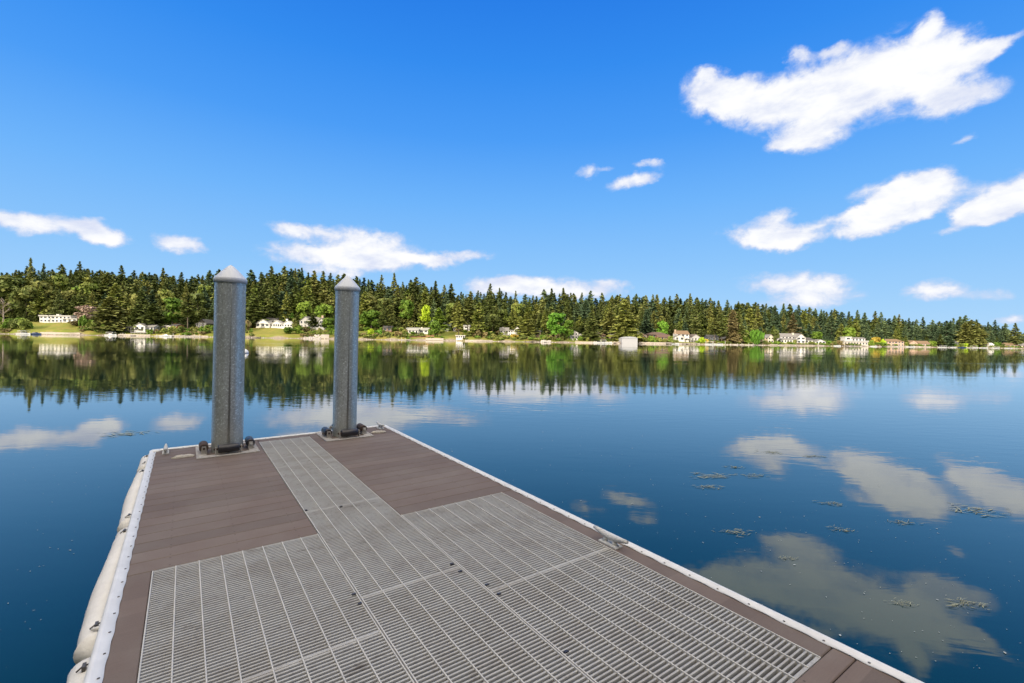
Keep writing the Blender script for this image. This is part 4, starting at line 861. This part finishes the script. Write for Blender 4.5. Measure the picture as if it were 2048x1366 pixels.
# ------------------------------------------------------------------ shrubs along the far shore
SHR = [(12, 8, 16, 5, 'leafy', 'leafy bush below the dead tree'), (30, 10, 20, 6, 'olive', 'olive bush below the left edge forest'), (46, 9, 22, 6, 'cedar', 'yellow green bush left of the olive lawn'), (60, 12, 14, 4, 'leafy', 'dense bush above the pontoon boat'),
 (150, 20, 26, 3, 'russet', 'reddish shrub bed below the long white house'), (166, 16, 14, 8, 'leafy', 'dark bush under the blossom tree'), (184, 12, 18, 6, 'cedar', 'yellow green bush right of the blossom tree'), (205, 9, 14, 5, 'leafy', 'bush at the water below the broad conifer'), (300, 7, 12, 3, 'leafy', 'bush at the foot of the white cabin'),
 (313, 10, 12, 3, 'russet', 'red brown bush right of the white cabin'), (326, 10, 16, 3.5, 'cedar', 'yellow green bush below the open porch'), (345, 11, 16, 4, 'cedar', 'yellow green bush below the brick house'), (362, 12, 14, 4, 'olive', 'olive bush right of the brick house'), (388, 14, 14, 3.5, 'olive', 'olive bush below the chalet'), (404, 10, 12, 4, 'leafy', 'green bush in front of the chalet'),
 (496, 22, 15, 6, 'russet', 'orange brown shrub left of the white lake house'), (487, 16, 16, 5, 'cedar', 'yellow green shrub right of the left piling'), (578, 12, 26, 4, 'leafy', 'green hedge clump below the lake house right gable'), (596, 13, 18, 5, 'leafy', 'green shrub below the shingled house left corner'), (612, 14, 14, 4, 'russet', 'brown shrub below the shingled house'), (640, 9, 12, 4, 'olive', 'olive shrub above the white rocks'), (665, 9, 14, 4, 'leafy', 'green shrub left of the right piling'),
 (742, 9, 22, 4.5, 'lime', 'lime green mound at the shore right of the right piling'), (757, 11, 18, 3.5, 'bright', 'bright green mound below the brown cabin'), (775, 9, 16, 3, 'olive', 'olive shrub in front of the brown cabin'), (795, 9, 18, 3.5, 'russet', 'rusty shrub left of the red timber terraces'), (808, 14, 12, 4, 'cedar', 'yellow green shrub at the left of the ranch house'), (860, 14, 12, 4, 'leafy', 'green shrub right of the ranch house'),
 (955, 13, 20, 5, 'russet', 'orange brown shrub right of the cedar trio'), (969, 12, 18, 4, 'russet', 'rusty shrub left of the two storey house'), (985, 11, 16, 3, 'olive', 'olive shrub bed left of the two storey house'), (1008, 11, 16, 2.5, 'cedar', 'yellow green shrubs below the two storey house'), (1028, 9, 18, 3, 'gold', 'ochre shrub bed below the white gable'), (1046, 11, 12, 3, 'olive', 'olive shrub right of the two storey house'), (1066, 14, 12, 3, 'olive', 'olive shrub in front of the tan cottage'), (1084, 10, 14, 3.5, 'leafy', 'green shrub left of the bright green tree'), (1090, 8, 12, 2.5, 'cedar', 'yellow green shrub above the rock wall'),
 (1160, 10, 12, 3, 'leafy', 'green shrub right of the narrow white house'), (1175, 8, 10, 2.5, 'cedar', 'yellow shrub left of the white boats'), (1280, 8, 18, 3.5, 'gold', 'ochre shrub right of the boathouse'), (1290, 7, 14, 3, 'cedar', 'yellow green shrub below the steep roof'), (1302, 8, 16, 4, 'leafy', 'green shrub left of the brown house'), (1317, 8, 16, 3, 'cedar', 'yellow green hedge below the brown house'), (1341, 14, 12, 4, 'cedar', 'olive yellow shrub left of the cream house'), (1330, 7, 14, 2.5, 'olive', 'olive hedge right of the brown house'),
 (1404, 9, 13, 4, 'lime', 'bright yellow shrub right of the dark gabled house'), (1412, 9, 10, 3, 'gold', 'golden shrub beside the bright yellow one'), (1396, 6, 14, 2, 'leafy', 'green shrub in front of the dark gabled house'), (1496, 7, 10, 3, 'leafy', 'small green shrub by the willow'), (1530, 7, 12, 2.5, 'olive', 'olive shrub right of the willow'), (1552, 7, 14, 2.5, 'leafy', 'green shrub left of the farmhouse'), (1590, 7, 9, 4, 'fir', 'dark clipped shrub in front of the farmhouse'), (1622, 6, 14, 2.5, 'olive', 'olive shrub right of the farmhouse'),
 (1652, 9, 18, 4, 'leafy', 'green hedge left of the modern house'), (1667, 8, 18, 3.5, 'olive', 'olive hedge next to the green one'), (1678, 9, 12, 4, 'russet', 'brown shrub beside the modern house'), (1742, 8, 16, 5, 'leafy', 'dark hedge right of the modern house'), (1752, 16, 20, 7, 'gold', 'golden yellow shrub between modern and pinkish house'), (1764, 13, 12, 6, 'lime', 'yellow green shrub beside the golden one'), (1760, 6, 22, 3.5, 'leafy', 'clipped green hedge below the golden shrub'),
 (1812, 7, 12, 4, 'cedar', 'yellow green shrub between the pinkish houses'), (1866, 9, 14, 5, 'leafy', 'green shrub right of the pink gabled house'), (1922, 7, 10, 4, 'cedar', 'pale green shrub right of the dark cottage'), (1932, 7, 9, 4, 'lime', 'yellow green shrub below the three olive conifers'), (1900, 9, 20, 4, 'leafy', 'green shrubs in front of the dark cottage'), (1994, 10, 16, 5, 'leafy', 'green shrub right of the tan house'), (2004, 9, 12, 4, 'olive', 'olive shrub near the right edge')]
for (u, d, wpx, h, leaf, lab) in SHR: bush(u, d, wpx*(Ys(u)+d)/F, h, leaf, lab, 'shrubs on the far shore')

# undergrowth that nobody could count between the gardens
LAWN = ((52, 158), (505, 592), (884, 915), (262, 306), (1352, 1402))
def undergrowth(name, leafs):
    Vs, Ms = [], []
    for k in range(900):
        u = random.uniform(-120, 2120); d = random.uniform(5.5, 40) if random.random() < .6 else random.uniform(5, 14)
        if any(a < u < b for a, b in LAWN) and d < 34: continue
        V, Q = BSH[random.randrange(3)]; n = len(Q); sel = RNG.permutation(n)[:150]; Vt = V.reshape(-1, 4, 3)[sel]; c = Vt.mean(1, keepdims=True); Vt = (c+(Vt-c)*1.5).reshape(-1, 3)
        s_ = random.uniform(.6, 1.5)*(1 if d < 24 else 1.5); hh = random.uniform(.5, .9)*(1 if d < 24 else 1.7); p = gp(u, d); Vs.append(Vt*np.array([s_, s_, hh])+np.array(p)); Ms.append(np.full(len(sel), random.choice((0, 0, 1, 1, 2, 3))))
    V = np.concatenate(Vs); me = npmesh(name, V, np.arange(len(V)).reshape(-1, 4), LEAF[leafs[0]])
    for l in leafs[1:]: me.materials.append(LEAF[l])
    me.polygons.foreach_set('material_index', np.concatenate(Ms).astype(np.int32)); return obj(name, me)
tag(undergrowth('shore_undergrowth', ['olive', 'leafy', 'cedar', 'russet']), 'low mixed green and rusty undergrowth along the far shore gardens', 'undergrowth', None, 'stuff')

# ------------------------------------------------------------------ walls, piers, boats on the far shore
def strip(u0, u1, d, z0, z1, th, mat, name, label, cat, step=6):
    m = MB(); n = max(1, int((u1-u0)/step)); P_ = [gp(u0+(u1-u0)*i/n, d, 0) for i in range(n+1)]; Q_ = [gp(u0+(u1-u0)*i/n, d+th, 0) for i in range(n+1)]; c = P_[n//2].copy()
    vs = []
    for p, q in zip(P_, Q_):
        for a, z in ((p, z0), (p, z1), (q, z1), (q, z0)): vs.append((a.x-c.x, a.y-c.y, z))
    m.add(vs, [(4*i+j, 4*i+(j+1) % 4, 4*(i+1)+(j+1) % 4, 4*(i+1)+j) for i in range(n) for j in range(4)]+[(0, 1, 2, 3), (4*n+3, 4*n+2, 4*n+1, 4*n)])
    o = m.build(name, mat); o.location = c; tag(o, label, cat); return o
M_CONC = simple('pale_concrete', (.46, .41, .35), .9, var=.3, scale=.6, bump=.3); M_TIMB = simple('weathered_timber', (.26, .20, .15), .9, var=.3, scale=2); M_RED = simple('red_timber', (.30, .145, .085), .85, var=.3, scale=1.5); M_WOODP = simple('pale_pier_wood', (.50, .47, .42), .85, var=.25, scale=2); M_DKW = simple('dark_pier_wood', (.07, .06, .055), .85, var=.3, scale=2); M_HULL = simple('boat_white', (.78, .78, .76), .35, var=.05); M_NAVY = simple('boat_blue', (.04, .07, .16), .5, var=.2)
for (u0, u1, d, z0, z1, th, mt, lab) in [(80, 160, 4.2, -.3, 1.6, .5, M_CONC, 'pale concrete shore wall below the olive lawn'), (236, 300, 3.2, -.3, 1.1, .4, M_CONC, 'low pale wall at the white cabin'), (340, 416, 3.4, -.3, .9, .4, M_CONC, 'low shore wall below the chalet'), (516, 562, 13, 1.2, 2.9, .5, M_CONC, 'pale terrace wall under the white lake house'), (563, 594, 14, 1.6, 3.0, .5, M_CONC, 'short terrace wall right of the lake house steps'), (642, 658, 4.0, -.3, 3.0, 1.2, M_CONC, 'tan block wall below the shingled house'),
    (819, 852, 7, .4, 2.5, .5, M_RED, 'lower red timber terrace below the ranch house'), (822, 880, 10, 2.0, 3.5, .5, M_RED, 'upper red timber terrace below the ranch house'), (851, 887, 3.6, -.3, 1.7, .5, M_CONC, 'pale concrete bulkhead right of the red terraces'), (930, 985, 3.0, -.3, .9, .5, M_CONC, 'low whitish bulkhead right of the beach cabin'), (1150, 1190, 3, -.3, .9, .4, M_CONC, 'low pale wall right of the bright green tree'), (1278, 1345, 3.4, -.3, 1.2, .4, M_CONC, 'long low wall below the brown house'), (1350, 1400, 3.8, -.3, 1.0, .4, M_CONC, 'low wall below the cream house'), (1540, 1650, 3.4, -.3, 1.0, .5, M_CONC, 'low wall below the farmhouse'), (1770, 1862, 3.4, -.3, 1.1, .5, M_CONC, 'low wall below the pinkish houses'), (1680, 1735, 3.2, -.3, 1.0, .5, M_DKW, 'dark low wall below the modern house')]:
    strip(u0, u1, d, z0, z1, th, mt, 'retaining_wall', lab, 'wall')
def pier(u0, u1, d, L, label, mat=None, posts=True, ph=1.6):
    c = gp((u0+u1)/2, d, 0); w = (u1-u0)*c.y/F/2; r = empty('pier', loc=c); MB().box(-w, w, -1.0, 1.0, .38, .60).box(-.8, .8, 1.0, L, .36, .58).build('walkway', mat or M_WOODP, r)
    if posts:
        n = max(2, int(w/2.2))
        for i in range(n+1):
            x = -w+.2+(2*w-.4)*i/n; o = MB().tube([(x, -.85 if i % 2 else .85, -1.5), (x, -.85 if i % 2 else .85, ph*random.uniform(.75, 1.25))], .13, 6).build('post', mat or M_WOODP, r)
    tag(r, label, 'pier', 'piers along the far shore')
for a in [(38, 80, -4, 7, 'pale pier at the pontoon boat near the left edge'), (213, 240, -4, 7, 'small pier with a covered boat below the broad conifer'), (243, 262, -5, 8, 'low pier left of the white cabin'), (311, 345, -6, 9, 'pier with tall white posts right of the white cabin'), (356, 402, -5, 8, 'long low pier below the chalet'), (484, 520, -6, 9, 'dark pier right of the left piling', M_DKW), (802, 820, -4, 7, 'short white pier below the ranch house'), (1050, 1080, -6, 9, 'dark dock below the tan cottage', M_DKW), (1085, 1098, -4, 7, 'pale float beside the dark dock'), (1192, 1212, -7, 10, 'pier crowded with white boats'), (1224, 1242, -5, 8, 'stair landing left of the boathouse', M_TIMB), (1333, 1350, -6, 9, 'dark pier left of the cream house', M_DKW), (1366, 1395, -6, 9, 'dark pier below the cream house', M_DKW), (1412, 1450, -7, 10, 'pale pier with tall posts below the shaded cottage', None, True, 2.6), (1462, 1508, -6, 9, 'long white pier left of the willow'), (1512, 1524, -8, 11, 'short dark pier right of the willow', M_DKW), (1690, 1732, -5, 8, 'pier below the modern house'), (1738, 1762, -5, 8, 'pier below the golden shrub'), (1812, 1838, -7, 10, 'pier at the pink gabled house'), (1876, 1900, -8, 11, 'pale pier left of the dark cottage'), (1915, 1945, -8, 11, 'pale pier below the three olive conifers'), (1955, 1985, -8, 11, 'pale pier below the tan house'), (2000, 2036, -8, 11, 'pale pier near the right edge')]: pier(*a)
def boat(u, d, L, label, canopy=False, cabin=True, mat=None, rz=0):
    c = gp(u, d, 0); r = empty('motor_boat', loc=c, rz=rz); m = MB(); n = 10; vs = []
    for i in range(n+1):
        t = i/n; x = -L/2+L*t; w = L*.17*(1 if t < .55 else max(.03, math.cos((t-.55)/.45*math.pi/2))); k = .25*t*t
        vs += [(x, -w, .75+k), (x, -w*.75, .05+k*.5), (x, 0, -.2+k*.6), (x, w*.75, .05+k*.5), (x, w, .75+k)]
    m.add(vs, [(i*5+j, (i+1)*5+j, (i+1)*5+j+1, i*5+j+1) for i in range(n) for j in range(4)]+[(i*5+4, (i+1)*5+4, (i+1)*5, i*5) for i in range(n)]+[(0, 1, 2, 3, 4)], False); m.build('hull', mat or M_HULL, r)
    if cabin:
        MB().add([(-L*.15, -L*.11, .8), (L*.22, -L*.10, .85), (L*.22, L*.10, .85), (-L*.15, L*.11, .8), (-L*.1, -L*.09, 1.5), (L*.1, -L*.08, 1.5), (L*.1, L*.08, 1.5), (-L*.1, L*.09, 1.5)], [(0, 1, 5, 4), (1, 2, 6, 5), (2, 3, 7, 6), (3, 0, 4, 7), (4, 5, 6, 7)]).build('cabin', M_GLASS, r)
    if canopy:
        m = MB(); m.box(-L*.35, L*.3, -L*.17, L*.17, 2.2, 2.32)
        m.build('canopy', M_HULL, r)
        for x in (-L*.33, L*.28):
            for y in (-L*.15, L*.15): MB().tube([(x, y, .8), (x, y, 2.2)], .05, 5).build('canopy_post', M_HULL, r)
    tag(r, label, 'boat', 'small boats on the far shore')
for a in [(48, -7, 8, 'white pontoon boat with a canopy near the left edge', True), (70, -7.5, 8, 'dark blue boat right of the pontoon boat', False, True, M_NAVY), (222, -7, 7, 'white boat under a canopy below the broad conifer', True), (332, -9, 7, 'silver white boat at the pier right of the white cabin', False), (1197, -10, 7, 'left white boat at the crowded pier', False), (1207, -10, 6, 'right white boat at the crowded pier', True), (1217, -8, 5, 'small white dinghy left of the boathouse', False, False), (1350, -8, 6, 'white dinghy below the cream house', False, False), (1421, -10, 7, 'white boat under a canopy below the shaded cottage', True), (1438, -10, 6, 'white boat beside the tall pier posts', False), (1822, -11, 8, 'white motor boat at the pink gabled house', False), (1675, -8, 6, 'white boat left of the modern house pier', False), (1748, -8, 6, 'small white boat below the golden shrub', False, False), (1886, -12, 8, 'white boat left of the dark cottage', True), (1905, -12, 8, 'white boat below the dark cottage', False), (1925, -12, 8, 'blue hulled boat below the three olive conifers', False, True, M_NAVY), (1948, -12, 8, 'white boat left of the tan house', True), (1968, -12, 9, 'large white boat below the tan house', False), (1992, -12, 8, 'white boat right of the tan house', True), (2018, -12, 8, 'white boat near the right edge', False)]: boat(*a)
# pale rocks
def rocks(u0, u1, d0, d1, n, name, label, hi=1.0):
    m = MB(); c = gp((u0+u1)/2, d0)
    for k in range(n):
        u = random.uniform(u0, u1); d = random.uniform(d0, d1); p = gp(u, d)-c; s_ = random.uniform(.25, .7)*hi; vs = [(p.x+math.cos(a)*s_*random.uniform(.8, 1.2), p.y+math.sin(a)*s_, p.z-.3) for a in (0, 1.05, 2.1, 3.14, 4.2, 5.2)]+[(p.x+math.cos(a)*s_*.6, p.y+math.sin(a)*s_*.6, p.z+s_*random.uniform(.5, .9)) for a in (.3, 1.4, 2.4, 3.4, 4.5, 5.5)]
        m.add(vs, [(i, (i+1) % 6, 6+(i+1) % 6, 6+i) for i in range(6)]+[(6, 7, 8, 9, 10, 11)])
    o = m.build(name, simple('pale_rock', (.50, .46, .42), .9, var=.4, scale=1.5)); o.location = c; tag(o, label, 'rocks', None, 'stuff')
rocks(608, 642, 1, 8, 110, 'white_riprap', 'heap of pale rocks at the water below the shingled house', 1.3)
rocks(1082, 1102, 1, 6, 70, 'rock_bank', 'pale rock bank left of the bright green tree', 1.2)
rocks(1180, 1250, .5, 6, 110, 'rock_bank', 'jumble of pale rocks left of the boathouse', 1.0)
rocks(0, 2060, -.5, 3.2, 500, 'beach_cobbles', 'scattered pale stones along the far water line', .6)
rocks(1440, 1530, .5, 4, 60, 'rock_bank', 'pale rocks along the willow shore', .9)

# ------------------------------------------------------------------ things floating on the lake
M_WEED = simple('floating_weed', (.26, .28, .20), .8, var=.5, scale=12); M_FLECK = simple('pale_fleck', (.34, .38, .38), .8, var=.3, scale=5)
def water_at(u, v):
    r_ = ray(u, v); t = -CAMZ/r_.z; return Vector((r_.x*t, t, 0))
def weed(u, v, w, label, seed):
    g = random.Random(seed); c = water_at(u, v); m = MB()
    for k in range(45):
        a = g.gauss(0, .5); x, y = g.gauss(0, w*.20), g.gauss(0, w*.10); L = g.uniform(.03, .13)*w; b = g.uniform(.05, .12)*L; ca, sa = math.cos(a), math.sin(a); z = g.uniform(.003, .012)
        m.add([(x-ca*L, y-sa*L, z), (x-sa*b, y+ca*b, z+.002), (x+ca*L, y+sa*L, z), (x+sa*b, y-ca*b, z+.002)], [(0, 1, 2, 3)])
    o = m.build('weed_clump', M_WEED); o.location = c; tag(o, label, 'weed', 'weed clumps floating on the lake')
for k, (u, v, w, lab) in enumerate([(1930, 1209, .42, 'large pale weed clump floating low at the right'), (1942, 1021, .9, 'wide weed clump floating under the right shore reflection'), (1420, 953, .8, 'yellowish weed clump right of the dock, farthest of its row'), (1416, 975, .5, 'small pale weed clump just below the yellowish one'), (1503, 951, .5, 'faint weed clump right of the yellowish one'), (1468, 935, .4, 'dark green weed tuft above the yellowish clump'), (1470, 1065, .45, 'pale weed clump right of the large cleat'), (1576, 1118, .22, 'small white weed tuft right of the large cleat'), (1803, 1046, .4, 'pale weed streak in the middle of the right water'), (1664, 1008, .4, 'faint weed streak left of the wide clump'), (1808, 1208, .25, 'small white weed tuft left of the large pale clump'), (1680, 1060, .35, 'thin weed streak in the right water'), (1540, 905, .6, 'dark thin weed line on the middle water'), (1624, 913, .5, 'dark weed patch right of the thin line'), (262, 868, 1.3, 'wide faint weed patch left of the left piling')]): weed(u, v, w, lab, k+1)
m = MB(); g = random.Random(5)
for k in range(1300):
    v = 720+640*g.random()**1.5; u = g.uniform(0, 2048); c = water_at(u, v)
    if c.y < 1.5: continue
    l = DM.inverted() @ c
    if XL-.5 < l.x < XR+.1 and l.y < YF+.2: continue
    s_ = g.uniform(.003, .0065)*(1+c.y*.06)*(1 if g.random() < .93 else 2.0); a = g.uniform(0, 6.28); e = g.uniform(.2, .7); ca, sa = math.cos(a)*s_, math.sin(a)*s_
    m.add([(c.x-ca, c.y-sa, .004), (c.x+sa*e, c.y-ca*e, .005), (c.x+ca, c.y+sa, .004), (c.x-sa*e, c.y+ca*e, .005)], [(0, 1, 2, 3)])
o = m.build('floating_flecks', M_FLECK); tag(o, 'scattered tiny pale flecks and bubbles on the lake surface', 'debris', None, 'stuff')
